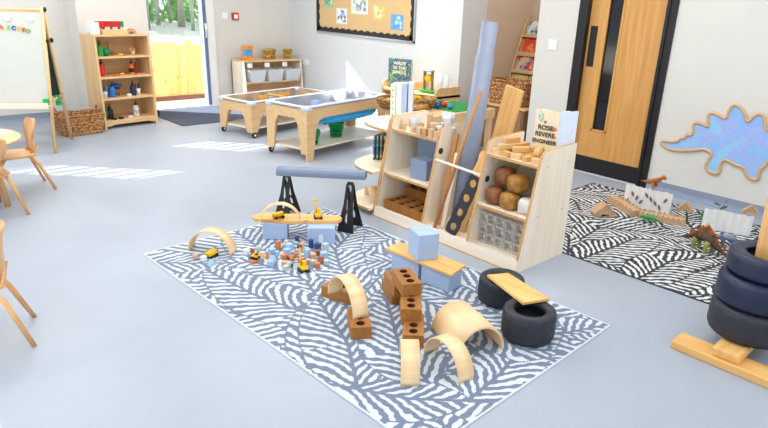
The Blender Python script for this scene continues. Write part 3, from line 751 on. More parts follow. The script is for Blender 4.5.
def tray_table(name, label, loc, rot, L, Wd, H, tray_mat, wheels=True, spots=(0, 1, 2, 3)):
    t = thing(name, label, 'table', loc, rot)
    th = 0.024; lh = 0.11  # apron height
    bw = BEECH('x'); lw = 0.11
    # front and back long sides with integral legs
    for y_ in (0, Wd-th):
        fx = 0.065 if (y_ > 0 or 0 in spots) else 0.0
        out = [(0, fx), (lw*0.75, fx), (lw+0.03, H-lh-0.07), (lw+0.07, H-lh-0.02), (lw+0.14, H-lh), (L-lw-0.14, H-lh), (L-lw-0.07, H-lh-0.02), (L-lw-0.03, H-lh-0.07), (L-lw*0.75, fx), (L, fx), (L, H), (0, H)]
        if not wheels: out = [(a, (0.0 if b_ == fx else b_)) for a, b_ in out]
        MB().prism(out, y_, y_+th, 'y').build('side_frame', bw, t)
    for x_ in (0, L-th):
        fx = 0.065 if wheels else 0.0
        out = [(th, fx), (th+lw*0.6, fx), (lw+0.02, H-lh-0.06), (lw+0.06, H-lh), (Wd-lw-0.06, H-lh), (Wd-lw-0.02, H-lh-0.06), (Wd-th-lw*0.6, fx), (Wd-th, fx), (Wd-th, H-0.01), (th, H-0.01)]
        MB().prism(out, x_, x_+th, 'x').build('end_frame', bw, t)
    MB().b2(0.03, L-0.03, 0.03, Wd-0.03, 0.10, 0.116).build('lower_shelf', BIRCH('x'), t)
    if wheels:
        for (x_, y_) in [((0.04, 0.012), (L-0.04, 0.012), (0.04, Wd-0.012), (L-0.04, Wd-0.012))[i_] for i_ in spots]:
            c = MB(); c.lathe([(0, -0.012), (0.03, -0.012), (0.034, -0.008), (0.034, 0.008), (0.03, 0.012), (0, 0.012)], (x_, y_, 0.034), 18, Matrix.Rotation(PI/2, 3, 'X'))
            c.box((x_, y_, 0.068), (0.03, 0.016, 0.02)); wo = c.build('castor', DARK, t)
            MB().lathe([(0, -0.014), (0.014, -0.014), (0.014, 0.014), (0, 0.014)], (x_, y_, 0.034), 12, Matrix.Rotation(PI/2, 3, 'X')).build('hub', WHITEP, wo)
    tr_ = MB(); cx, cy = L/2, Wd/2
    def rr(e, z): return [p+Vector((cx, cy, 0)) for p in rrect(L/2+e, Wd/2+e, z, 0.05)]
    skin(tr_, [rr(-0.028, H-0.10), rr(-0.026, H+0.005), rr(0.001, H+0.008), rr(0.001, H-0.004), rr(0.004, H-0.004), rr(0.004, H+0.018), rr(-0.036, H+0.018), rr(-0.042, H-0.088)], True, True)
    to_ = tr_.build('tray', tray_mat, t)
    rm_ = MB(); e_ = rr(-0.008, H+0.014); rm_.tube(e_+[e_[0]], 0.014, 6); rm_.build('rim', RIMM, to_)
    for (x_, y_) in ((0, 0), (L, 0), (0, Wd), (L, Wd)):
        MB().box((x_ + (0.035 if x_ == 0 else -0.035), y_ + (0.035 if y_ == 0 else -0.035), H-0.004), (0.09, 0.09, 0.045), None, 0.016).build('tray_corner', CLEARB, t)
    # bolts
    bo = MB()
    for (y_, s_) in ((0, -1), (Wd, 1)):
        for x_ in (0.03, L-0.03):
            for k in range(3): bo.lathe([(0, -0.002), (0.006, -0.002), (0.006, 0.002), (0, 0.002)], (x_, y_, H-0.06-k*0.03), 8, Matrix.Rotation(PI/2, 3, 'X'))
    bo.build('bolt', STEEL, t)
    return t
RIMM = plain('tray_rim', '#dfe5f3', 0.3, vary=0.03)
TRAYG = plain('tray_grey', '#a2a4ae', 0.25, vary=0.15, scale=4)
TRAYS = plain('tray_sand', '#b49f86', 0.6, vary=0.3, scale=14)
tsm = tray_table('tray_table', 'smaller low wheeled wood tray table in front of the bin shelf', (3.52, 6.22, 0), R_(11), 1.28, 0.56, 0.40, TRAYS)
tbg = tray_table('tray_table', 'larger taller wheeled wood tray table with green buckets underneath', (3.445, 5.018, 0), R_(11), 1.32, 0.58, 0.53, TRAYG, True, (2, 3))
TBM = tr(3.445, 5.018, 0) @ rz(R_(11)); TSM = tr(3.52, 6.22, 0) @ rz(R_(11))
# blue water liner under big tray
bl_ = MB(); cx, cy = 0.78, 0.31
def r3(w_, d_, z): return [p+Vector((cx, cy, 0)) for p in rrect(w_, d_, z, 0.09, 6)]
skin(bl_, [r3(0.26, 0.17, 0.30), r3(0.41, 0.23, 0.325), r3(0.46, 0.25, 0.365), r3(0.47, 0.255, 0.428)], True, True, True)
o = bl_.build('tub_liner', CYAN, tbg)
bucket('play_bucket', tuple(TBM @ Vector((0.25, 0.17, 0.117))), 0.076, 0.15, GREENP, 'green bucket at left on the lower shelf of the larger tray table', R_(-30), lab=True)
bucket('play_bucket', tuple(TBM @ Vector((0.70, 0.24, 0.117))), 0.084, 0.165, GREENP, 'green bucket at right on the lower shelf of the larger tray table', R_(-30), lab=True)
# items in trays
def cup(loc, r, h, mat, label, name='beaker', cat='beaker', tilt=None):
    o = MB().lathe([(0, 0), (r*0.8, 0), (r, h), (r*0.88, h), (r*0.7, 0.005), (0, 0.005)], (0, 0, 0), 18).build(name, mat, None, loc); tag(o, label, cat); return o
z_ = 0.40-0.087
cup(tuple(TSM @ Vector((0.45, 0.30, z_))), 0.07, 0.10, plain('ochre', '#c08a34', 0.6), 'ochre sand pail inside the smaller tray table', 'sand_pail', 'pail')
cup(tuple(TSM @ Vector((0.62, 0.36, z_))), 0.05, 0.08, clear('bluecup', '#a9c3f0', .8), 'pale blue sand cup inside the smaller tray table', 'sand_cup', 'cup')
cup(tuple(TSM @ Vector((0.78, 0.30, z_))), 0.08, 0.10, plain('ochre2', '#b88a3a', 0.6), 'brown sand pot right of the pale blue cup in the smaller tray', 'sand_pot', 'pot')
o = MB().b2(-0.02, 0.02, -0.15, 0.15, 0, 0.012).build('wooden_rake', PINE('y'), None, tuple(TSM @ Vector((0.62, 0.25, z_+0.09))), R_(8)); tag(o, 'wooden stick laid across the pots in the smaller tray table', 'stick')
t = cup(tuple(TBM @ Vector((0.28, 0.15, 0.53-0.087))), 0.045, 0.13, clear('bluejug', '#9ab9ee', .75), 'clear blue beaker standing in the corner of the larger tray table')
t = cup(tuple(TBM @ Vector((0.98, 0.44, 0.53-0.087))), 0.075, 0.12, WHITEP, 'white bowl at the back of the larger tray table', 'bowl', 'bowl')

# wall bits
t = thing('fire_call_point', 'red and white fire alarm call point on the far left wall', 'alarm', (4.58, YW, 1.245))
MB().b2(-0.05, 0.05, -0.04, 0, -0.05, 0.05, 0.006).build('housing', plain('call_red', '#c24a2c', 0.4), t); MB().b2(-0.027, 0.027, -0.044, -0.04, -0.03, 0.022).build('glass_plate', WHITEP, t)
t = thing('wall_switch', 'white square wall switch left of the red fire call point', 'switch', (4.43, YW, 1.25)); MB().b2(-0.043, 0.043, -0.012, 0, -0.043, 0.043, 0.003).build('plate', WHITEP, t); MB().b2(-0.015, 0.015, -0.017, -0.012, -0.02, 0.02).build('rocker', WHITEP, t)
t = thing('wall_switch', 'white light switch on the narrow wall column beside the oak door', 'switch', (XW, 3.63, 1.22)); MB().b2(-0.011, 0, -0.05, 0.05, -0.05, 0.05, 0.003).build('plate', WHITEP, t); MB().b2(-0.016, -0.011, -0.02, 0.0, -0.02, 0.02).build('rocker', WHITEP, t)
t = thing('wall_socket', 'white wall socket right of the low corner shelf', 'socket', (XW, 8.0, 0.62)); MB().b2(-0.011, 0, -0.07, 0.07, -0.04, 0.04, 0.003).build('plate', WHITEP, t); MB().b2(-0.014, -0.011, -0.03, 0.03, -0.01, 0.01).build('rocker', WHITEP, t)

# noticeboard
nb = thing('noticeboard', 'tan noticeboard with black scalloped border and pinned papers', 'noticeboard', (XW, 6.67, 0))
ya, yb, za, zb = -1.013, 1.013, 1.10, 2.15
MB().b2(-0.012, -0.002, ya, yb, za, zb).build('backing', plain('hessian', '#d9b783', 0.85, vary=0.08, scale=80), nb)
bdr = MB()
def scal(p0, p1, n, inward):
    """scalloped strip from p0 to p1 in (y,z)"""
    p0, p1, inward = Vector(p0), Vector(p1), Vector(inward)
    pts = [p0]
    for i in range(n):
        for k in range(6):
            u_ = (i + k/6)/n; pts.append(p0.lerp(p1, u_) + inward*(0.045 + 0.022*math.sin(PI*k/6)))
    pts += [p1 + inward*0.045, p1]
    bdr.prism([tuple(p) for p in pts], -0.018, -0.012, 'x')
scal((ya, za), (yb, za), 15, (0, 1)); scal((ya, zb), (yb, zb), 15, (0, -1)); scal((ya, za), (ya, zb), 8, (1, 0)); scal((yb, za), (yb, zb), 8, (-1, 0))
bdr.build('border', DARK, nb)
fr = MB(); e = 0.022
fr.b2(-0.024, 0, ya-e, ya, za-e, zb+e); fr.b2(-0.024, 0, yb, yb+0.004, za-e, zb+e); fr.b2(-0.024, 0, ya-e, yb+0.004, za-e, za); fr.b2(-0.024, 0, ya-e, yb, zb, zb+e)
fr.build('frame', STEEL, nb)
def patt(name, cols, scale=30):
    mt, nt, b = newmat(name); tc = N(nt, 'ShaderNodeTexCoord'); vo = N(nt, 'ShaderNodeTexVoronoi'); vo.inputs['Scale'].default_value = scale
    nt.links.new(tc.outputs['Object'], vo.inputs['Vector'])
    sp = N(nt, 'ShaderNodeSeparateColor'); nt.links.new(vo.outputs['Color'], sp.inputs[0])
    r = ramp(nt, [(i/len(cols), lin(c)) for i, c in enumerate(cols)]); r.color_ramp.interpolation = 'CONSTANT'
    nt.links.new(sp.outputs[0], r.inputs['Fac']); nt.links.new(r.outputs['Color'], b.inputs['Base Color']); b.inputs['Roughness'].default_value = 0.6
    return mt
for (y0, y1, z0, z1, cols, lb) in ((7.30, 7.53, 1.43, 1.70, ['#9fc3a4', '#7fae9c', '#e8e4d8', '#7ba86c'], 'green picture sheet at top left of the noticeboard'),
        (6.985, 7.22, 1.225, 1.425, ['#e6eef6', '#9cc4e8', '#c0673a', '#6f86a6', '#ffffff'], 'sheet with an orange boat drawing on the noticeboard'),
        (6.54, 6.89, 1.37, 1.72, ['#eef0e6', '#cfe0b4', '#9fc3b0', '#f4f4ee', '#8f93b0'], 'large pale green and white sheet in middle of the noticeboard'),
        (6.19, 6.44, 1.32, 1.505, ['#f2c56a', '#f0d79c', '#e9b45c', '#f6e6c0'], 'yellow picture sheet on the noticeboard'),
        (5.85, 6.085, 1.215, 1.40, ['#6aa8dc', '#7fb6e6', '#cfe2f2', '#5d9cd4'], 'light blue picture sheet at lower right of the noticeboard')):
    t = thing('pinned_sheet', lb, 'picture', (XW-0.0135, (y0+y1)/2, (z0+z1)/2))
    hy, hz = (y1-y0)/2, (z1-z0)/2
    MB().box((-0.001, 0, 0), (0.001, 2*hy, 2*hz)).build('sheet', plain('sheet_' + cols[0], cols[0], 0.7), t)
    MB().box((-0.0022, 0, -0.0*hz), (0.001, 2*hy*0.8, 2*hz*0.78)).build('drawing', patt('draw_' + cols[0], cols, 28), t)
    MB().lathe([(0, 0), (0.006, 0), (0.006, 0.006), (0, 0.008)], (-0.003, 0, hz*0.9), 10, Matrix.Rotation(-PI/2, 3, 'Y')).build('pin', STEEL, t)

# ================================================================ low cabinet under noticeboard & things on it
cab = thing('low_cabinet', 'low light wood cabinet under the noticeboard with raised ends', 'cabinet', (5.45, 5.45, 0))
MB().b2(-0.42, 0, -0.66, 0.26, 0.54, 0.565).build('top_panel', BEECH('y'), cab)
for y_ in (-0.66, -0.15, 0.24):
    hh = 0.66
    MB().prism([(-0.42, 0), (-0.42, hh-0.06), (-0.40, hh-0.015), (-0.36, hh), (-0.05, hh), (0, hh), (0, 0)], y_, y_+0.022, 'y').build('side_panel', BEECH('z'), cab)
MB().b2(-0.40, -0.01, -0.64, 0.24, 0.03, 0.05).build('shelf', BEECH('y'), cab)
MB().b2(-0.40, -0.01, -0.64, 0.24, 0.28, 0.30).build('shelf', BEECH('y'), cab)
MB().b2(-0.015, 0, -0.64, 0.24, 0.05, 0.54).build('back_panel', BEECH('y'), cab)
# jungle book standing
JB = patt('jungle_cover', ['#2c4f66', '#3a8a72', '#5c6f88', '#7a6a74', '#2f6d8e', '#9aa84c', '#39576a'], 60)
t = thing('picture_book', 'large dark green jungle picture book standing on the low cabinet', 'book', (5.17, 5.54, 0.566), R_(20))
MB().b2(-0.02, 0.0, -0.15, 0.15, 0, 0.345).build('cover', JB, t)
MB().b2(-0.001, 0.022, -0.15, 0.148, 0.003, 0.342).build('page_block', plain('pages', '#e9dcc0', 0.8), t)
MB().b2(0.022, 0.030, -0.15, 0.15, 0, 0.345).build('back_cover', plain('bk_green', '#3f8a58', 0.5), t)
Mt = tr(-0.0215, 0, 0.235) @ rz(-PI/2) @ rx(PI/2)
text("WHO'S", 0.05, 'title', plain('title_white', '#dfe8d8', 0.5), t, tr(0, 0, 0.04) @ Mt, weight=0.001)
text('IN THE', 0.052, 'title', plain('title_cream', '#e3e2b4', 0.5), t, tr(0, 0, -0.015) @ Mt, weight=0.001)
text('JUNGLE', 0.052, 'title', plain('title_cream', '#e3e2b4', 0.5), t, tr(0, 0, -0.065) @ Mt, weight=0.001)
# marble toy
t = thing('windmill_toy', 'wooden tower toy with yellow wheel on green and red base', 'toy', (5.20, 5.08, 0.566), R_(10))
MB().b2(-0.05, 0.05, -0.11, 0.11, 0.012, 0.035, 0.004).build('base', GREENP, t)
for y_ in (-0.085, 0.085): MB().ball((0, y_, 0.018), 0.028, 0.028, 0.018).build('foot', REDP, t)
for y_ in (-0.055, 0.055): MB().b2(-0.02, 0.02, y_-0.007, y_+0.007, 0.03, 0.25).build('post', plain('olive_wood', '#8f7a44', 0.6), t)
MB().lathe([(0, 0.25), (0.07, 0.25), (0.07, 0.262), (0.02, 0.275), (0, 0.275)], (0, 0, 0), 20).build('roof', GREYP, t)
MB().lathe([(0, -0.02), (0.045, -0.02), (0.045, 0.02), (0, 0.02)], (0, 0, 0.17), 16, Matrix.Rotation(PI/2, 3, 'Y')).build('wheel', YELLOW, t)
for i, y_ in enumerate((4.98, 4.88)):
    o = MB().lathe([(0, 0), (0.028, 0), (0.028, 0.23), (0, 0.23)], (0, 0, 0), 20).build('acrylic_cylinder', clear('acrylic_white', '#e8eef8', 0.7), None, (5.30, y_, 0.566))
    tag(o, ['frosted clear cylinder standing beside the wooden tower toy', 'frosted clear cylinder standing at the right end of the low cabinet'][i], 'cylinder')

# play tables behind block unit
pt = thing('play_table', 'low wooden activity table with green mat behind the block storage', 'table', (4.47, 4.40, 0), 0)
MB().b2(-0.28, 0.78, -0.30, 0.32, 0.50, 0.525, 0.003).build('tabletop', BEECH('x'), pt)
MB().b2(-0.28, 0.78, -0.30, -0.28, 0.42, 0.50).build('apron', BEECH('x'), pt)
for (x_, y_) in ((-0.24, -0.26), (0.74, -0.26), (-0.24, 0.28), (0.74, 0.28)): MB().b2(x_-0.03, x_+0.03, y_-0.025, y_+0.025, 0, 0.50, 0.004).build('leg', BEECH('z'), pt)
MB().prism([(-0.28, 0.5), (-0.28, 0.60), (-0.22, 0.62), (-0.05, 0.62), (0.0, 0.525), (0.0, 0.5)], 0.30, 0.32, 'y').build('raised_edge', BEECH('x'), pt)
o = MB().b2(-0.28, 0.28, -0.25, 0.25, 0, 0.006).build('green_mat', plain('grass_mat', '#2f8f4a', 0.9, vary=0.4, scale=60, bump=0.4), None, (4.93, 4.41, 0.526)); tag(o, 'green grass textured mat on the activity table', 'mat')
kb = thing('woven_tray', 'shallow oval rattan tray of coloured toys on the activity table', 'basket', (4.42, 4.62, 0.526), R_(-20))
kt = MB(); kt.lathe([(0, 0), (0.24, 0), (0.285, 0.09), (0.295, 0.10), (0.275, 0.10), (0.235, 0.012), (0, 0.012)], (0, 0, 0), 36); bmesh.ops.scale(kt.bm, vec=(1.15, 0.8, 1), verts=kt.bm.verts); kt.build('body', WICKD, kb)
kt = MB()
for i in range(3): kt.tube([(1.15*(0.265+0.01*i)*math.cos(a), 0.8*(0.265+0.01*i)*math.sin(a), 0.05+0.024*i) for a in [2*PI*k/36 for k in range(37)]], 0.011, 6)
kt.build('rim', WICKD, kb)
def animal_toy(name, loc, mat, label, s=1.0, rot=0, cat='toy', tall=False):
    t = thing(name, label, cat, loc, rot)
    m_ = MB(); m_.ball((0, 0, 0.035*s), 0.045*s, 0.02*s, 0.02*s); m_.ball((-0.05*s, 0, 0.055*s), 0.02*s, 0.013*s, 0.014*s)
    m_.tube([(0.035*s, 0, 0.038*s), (0.075*s, 0, 0.022*s), (0.10*s, 0.01*s, 0.018*s)], [0.014*s, 0.007*s, 0.002*s], 8)
    m_.build('body', mat, t)
    for (a, b_) in ((-0.026, 0.013), (-0.026, -0.013), (0.026, 0.013), (0.026, -0.013)): MB().tube([(a*s, b_*s, 0.03*s), (a*s*1.15, b_*s*1.3, 0)], [0.009*s, 0.006*s], 6).build('leg', mat, t)
    return t
animal_toy('toy_animal', (4.40, 4.56, 0.60), GREENP, 'green toy animal in the oval rattan tray', 1.1, R_(30))
animal_toy('toy_animal', (4.30, 4.66, 0.60), YELLOW, 'yellow toy animal at left in the oval rattan tray', 0.9, R_(100))
animal_toy('toy_animal', (4.52, 4.58, 0.60), YELLOW, 'yellow toy animal at right in the oval rattan tray', 0.9, R_(-20))
for c in (0,):
    kx = MB()
kx.bm.free()
# things filling rattan tray
tag(MB().lathe([(0, 0), (0.24, 0), (0.25, 0.06), (0, 0.062)], (0, 0, 0), 24).build('wood_chips', plain('chips', '#c79a5c', 0.9, vary=0.6, scale=60, bump=1), None, (4.42, 4.62, 0.539)), 'wood chips filling the oval rattan tray', 'wood chips', kind='stuff')
for i, (x_, y_, mt_, lb) in enumerate(((4.76, 4.40, REDP, 'red toy ball on the green mat'), (4.69, 4.43, BLUEP, 'blue toy ball on the green mat beside the red one'), (4.74, 4.30, plain('teal', '#3f8fb0', .5), 'teal toy ball in front of the red one on the green mat'), (4.82, 4.50, plain('dkgreen', '#1b7a44', 0.5, vary=0.3), 'dark green toy ball behind the red one on the green mat'))):
    tag(MB().ball((0, 0, 0.03), 0.034, 0.034, 0.03).build('toy_ball', mt_, None, (x_, y_, 0.533)), lb, 'ball')
# far cupboard and basket in the opening
fc = thing('low_cupboard', 'dark brown low cupboard in the opening behind the block storage', 'cupboard', (5.75, 4.22, 0))
MB().b2(-0.22, 0.22, -0.30, 0.42, 0.0, 0.50, 0.004).build('carcass', plain('brown_cab', '#8d6a4a', 0.6), fc); MB().b2(-0.235, 0.235, -0.32, 0.44, 0.50, 0.52).build('top', BEECH('y'), fc)
for y_ in (-0.11, 0.24): MB().b2(-0.232, -0.22, y_-0.17, y_+0.17, 0.03, 0.48).build('door', plain('brown_door', '#9a7552', 0.6), fc)
fb = thing('seagrass_basket', 'wide rectangular seagrass basket behind the leaning plank', 'basket', (5.72, 4.22, 0.521))
kt = MB(); rings = []
for i in range(12):
    u_ = i/11; bu = 0.005*(i % 2); rings.append(rrect(0.15+.02*u_+bu, 0.23+.03*u_+bu, 0.26*u_))
rings += [rrect(0.155, 0.245, 0.26), rrect(0.14, 0.215, 0.015)]
skin(kt, rings, True, True); kt.build('body', WICK, fb)
rr_ = rrect(0.168, 0.258, 0.262); kt = MB(); kt.tube(rr_+[rr_[0]], 0.012, 6); kt.build('rim', WICK, fb)

# bookcase in alcove
bc = thing('book_display', 'sloping wooden book display case in the opening beside the column', 'bookcase', (6.80, 4.48, 0), 0)
ca = [(-0.42, 0), (-0.42, 0.55), (-0.10, 1.42), (0, 1.42), (0, 0)]
for y_ in (-0.38, 0.36): MB().prism(ca, y_, y_+0.022, 'y').build('side_panel', BEECH('z'), bc)
for k in range(4):
    z0 = 0.55+k*0.215; x0_ = -0.42 + (z0-0.55)*0.368
    MB().b2(x0_, x0_+0.10, -0.36, 0.36, z0, z0+0.012).build('ledge', BEECH('y'), bc)
    MB().b2(x0_, x0_+0.012, -0.36, 0.36, z0+0.0, z0+0.05).build('lip', BEECH('y'), bc)
    MB().prism([(x0_+0.06, z0+0.012), (x0_+0.13, z0+0.215), (x0_+0.14, z0+0.215), (x0_+0.07, z0+0.012)], -0.36, 0.36, 'y').build('back_board', BEECH('y'), bc)
MB().b2(-0.40, 0, -0.36, 0.36, 0.05, 0.07).build('shelf', BEECH('y'), bc)
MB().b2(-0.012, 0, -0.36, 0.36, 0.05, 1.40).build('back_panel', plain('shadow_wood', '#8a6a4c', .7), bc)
bkc = [('#d9b84a', ['#dcc25a', '#c9a93c', '#e8d88a'], 'yellow picture book with a brown hedgehog on the lowest ledge'), ('#cf3a24', ['#d64a2c', '#7fa6c4', '#c92f20', '#e0b890'], 'red and blue picture book on second ledge of the book display'), ('#d8472a', ['#dd5a34', '#e8924a', '#d8472a'], 'orange red picture book on third ledge of the book display'), ('#3f6ea6', ['#3f6ea6', '#a9bfd0', '#5d7f60', '#e0e0d8'], 'blue picture book on the top ledge of the book display')]
for k in range(4):
    z0 = 0.55+k*0.215; x0_ = 6.80-0.42 + (z0-0.55)*0.368
    for j, yy in enumerate((4.70, 4.42)):
        col, cols, lb = bkc[k]
        if j == 1: lb = lb.replace(' on ', ', right hand copy on ', 1) if ' on ' in lb else lb
        t = thing('picture_book', lb, 'book', (x0_+0.045, yy, z0+0.014), (0, 0.33, 0))
        MB().b2(-0.006, 0.006, -0.115, 0.115, 0, 0.21 if k < 3 else .20).build('cover', patt('bk%d%d' % (k, j), cols, 22), t)
        if k == 0: MB().ball((-0.008, 0, 0.09), 0.004, 0.05, 0.06).build('hedgehog', plain('hog', '#4a2a1c', 0.7), t)

# ================================================================ BLOCK STORAGE UNIT
bu = thing('block_storage', 'open birch block storage unit with three sloping fronted bays', 'storage unit', (2.93, 0, 0))
PO = [(0, 0), (0.147, 0.70), (0.157, 0.735), (0.18, 0.757), (0.22, 0.766), (0.533, 0.775), (0.533, 0)]
PW = BIRCH('z'); tk = 0.018
for y_ in (2.012, 2.43, 2.865, 3.365):
    p_ = MB().prism(PO, y_, y_+tk, 'y').build('side_panel', PW, bu)
    # plywood front edge band
    ed = MB()
    for (a, b_) in zip(PO[:5], PO[1:5]):
        a, b_ = Vector(a), Vector(b_); n_ = Vector((-(b_-a).y, (b_-a).x)).normalized()*0.0012
        ed.prism([tuple(a), tuple(b_), tuple(b_+n_), tuple(a+n_)], y_, y_+tk, 'y')
    ed.prism([PO[4], PO[5], (PO[5][0], PO[5][1]+0.0012), (PO[4][0], PO[4][1]+0.0012)], y_, y_+tk, 'y')
    ed.build('edge_band', EDGE, p_)
for y_ in (2.03, 2.448, 2.883): pass
def shelf(y0, y1, z, x0_, name='shelf'):
    o = MB().b2(x0_, 0.52, y0, y1, z-0.018, z).build(name, BIRCH('y'), bu)
    MB().b2(x0_-0.0015, x0_, y0, y1, z-0.018, z).build('edge_band', EDGE, o)
for z_ in (0.345, 0.675):
    shelf(2.03, 2.43, z_, 0.21*z_+0.004); shelf(2.883, 3.365, z_, 0.21*z_+0.004)
for (y0, y1) in ((2.03, 2.43), (2.448, 2.865), (2.883, 3.365)):
    MB().b2(0.02, 0.53, y0, y1, 0.055, 0.07).build('base_shelf', BIRCH('y'), bu)
MB().prism([(0.0, 0.008), (0.012, 0.083), (0.024, 0.083), (0.016, 0.008)], 2.0125, 3.3825, 'y').build('kick_board', BIRCH('y'), bu)
MB().prism([(-0.004, 0.0), (-0.002, 0.008), (0.016, 0.008), (0.016, 0.0)], 2.012, 3.383, 'y').build('kick_edge', EDGE, bu)
MB().b2(0.52, 0.53, 2.03, 2.43, 0.07, 0.66).build('back_panel', BIRCH('y'), bu)
MB().b2(0.52, 0.53, 2.883, 3.365, 0.07, 0.66).build('back_panel', BIRCH('y'), bu)
MB().tube([(0.118, 2.448, 0.525), (0.118, 2.865, 0.545)], 0.009, 10).build('front_rod', plain('rod_white', '#f1e8da', 0.5), bu)
for y_, xx, zz in ((2.011+0.418-0.0, 0.16, 0.50), (2.866-0.002, 0.16, 0.60)):
    h_ = MB(); h_.lathe([(0, 0), (0.022, 0), (0.022, 0.0025), (0, 0.0025)], (xx, y_-0.002, zz), 20, Matrix.Rotation(PI/2, 3, 'X')); h_.build('hole_shade_disc', plain('slot', '#3a3430', .7), bu)  # dark disc painted on the divider for the shade inside a round hole
bts = MB()
for (xx, zz) in ((0.10, 0.10), (0.18, 0.345), (0.45, 0.345), (0.22, 0.665), (0.45, 0.665)): bts.lathe([(0, 0), (0.005, 0), (0.005, 0.0015), (0, 0.0015)], (xx, 2.012, zz), 10, Matrix.Rotation(PI/2, 3, 'X'))
bts.build('screw_cap', STEEL, bu)
X0 = 2.93
# left bay top: wooden beakers & castle
def block(name, loc, d, mat, label, rot=0, cat='block', bev=0.003, group=None, kind='box'):
    m_ = MB()
    if kind == 'box': m_.b2(-d[0]/2, d[0]/2, -d[1]/2, d[1]/2, 0, d[2], bev)
    elif kind == 'cyl': m_.lathe([(0, 0), (d[0]/2, 0), (d[0]/2, d[2]), (0, d[2])], (0, 0, 0), 20, sm=False)
    elif kind == 'cup': m_.lathe([(0, 0), (d[0]*0.42, 0), (d[0]/2, d[2]), (d[0]*0.43, d[2]), (d[0]*0.36, 0.006), (0, 0.006)], (0, 0, 0), 22)
    elif kind == 'tri': m_.prism([(-d[0]/2, 0), (d[0]/2, 0), (0, d[2])], -d[1]/2, d[1]/2, 'y')
    elif kind == 'arch': m_.arc(d[0]/2, d[1], d[0]*0.22, n=14)
    elif kind == 'cone': m_.lathe([(0, 0), (d[0]/2, 0), (d[0]*0.12, d[2]*.95), (0, d[2])], (0, 0, 0), 18)
    o = m_.build(name, mat, None, loc, rot); tag(o, label, cat, group); return o
LW = wood('light_turned', '#d8b890', '#c9a477', 'z'); LW2 = wood('mid_turned', '#c79a68', '#b98a58', 'z')
GZ = 0.676
GLC = clear('glass_cup', '#dfe6ea', 0.55)
tl = [(3.12, 3.31, .04, .09, LW, 'cone', 'pale wooden cone at left of left bay top shelf'), (3.18, 3.22, .075, .10, GLC, 'cup', 'clear glass beaker on left bay top shelf'), (3.10, 3.255, .03, .05, LW, 'cyl', 'short wooden peg in front of the glass beaker'),
      (3.15, 3.13, .055, .07, LW2, 'cup', 'small brown wooden cup right of the glass beaker'), (3.24, 3.13, .035, .13, LW, 'box', 'tall thin wooden block at the back of left bay top shelf'), (3.22, 3.07, .05, .07, LW, 'cyl', 'wooden cylinder behind the small cups'),
      (3.11, 3.17, .03, .04, LW, 'box', 'tiny wooden cube at the front of left bay top shelf'), (3.10, 3.085, .045, .055, LW, 'box', 'wooden cube at front middle of left bay top shelf'), (3.10, 3.03, .045, .055, LW2, 'box', 'darker wooden cube right of the front middle one'),
      (3.10, 2.975, .045, .06, LW, 'cyl', 'wooden drum at front right of left bay top shelf'), (3.10, 2.92, .04, .05, LW, 'cyl', 'wooden drum beside the divider on left bay top shelf'), (3.18, 3.01, .06, .09, LW, 'box', 'wooden block beside the white castle tower'), (3.24, 3.30, .05, .06, LW, 'box', 'wooden block in back left corner of left bay top shelf')]
for (x_, y_, s_, h_, mt_, kd, lb) in tl: block('wooden_piece' if mt_ is not GLC else 'glass_beaker', (x_, y_, GZ), (s_, s_, h_), mt_, lb, 0, 'block' if mt_ is not GLC else 'beaker', 0.003, None, kd)
cs = thing('toy_castle', 'white plastic castle tower toy on left bay top shelf', 'toy', (3.24, 2.945, GZ), R_(30))
MB().b2(-0.06, 0.06, -0.05, 0.05, 0, 0.045).build('base', WHITEP, cs)
cc = MB(); cc.lathe([(0, 0.04), (0.038, 0.04), (0.033, 0.12), (0.045, 0.13), (0.045, 0.15), (0, 0.15)], (0, 0, 0), 24); cc.build('tower', WHITEP, cs)
cc = MB()
for k in range(8): cc.box((0.038*math.cos(k*PI/4), 0.038*math.sin(k*PI/4), 0.158), (0.016, 0.016, 0.02), Matrix.Rotation(k*PI/4, 3, 'Z'))
cc.build('battlement', WHITEP, cs)
for i, (a, b_) in enumerate(((0.06, 0.05), (-0.06, 0.05), (0.06, -0.05), (-0.06, -0.05))): MB().lathe([(0, 0), (0.016, 0), (0.016, 0.065), (0.021, 0.068), (0.021, 0.08), (0, 0.08)], (a, b_, 0), 14).build('turret', WHITEP, cs)
# cube
def foam(loc, d, rot, label, mat=FOAM, name='foam_block', M=None):
    o = MB().b2(-d[0]/2, d[0]/2, -d[1]/2, d[1]/2, 0, d[2], 0.004).build(name, mat, None, loc, rot); tag(o, label, 'block'); return o
foam((3.145, 3.07, 0.346), (0.15, 0.15, 0.15), R_(8), 'grey blue foam cube on the middle shelf of left bay', FOAMD)
foam((3.37, 3.10, 0.346), (0.14, 0.42, 0.27), 0, 'large blue grey foam slab standing behind the grey blue cube', FOAMD)
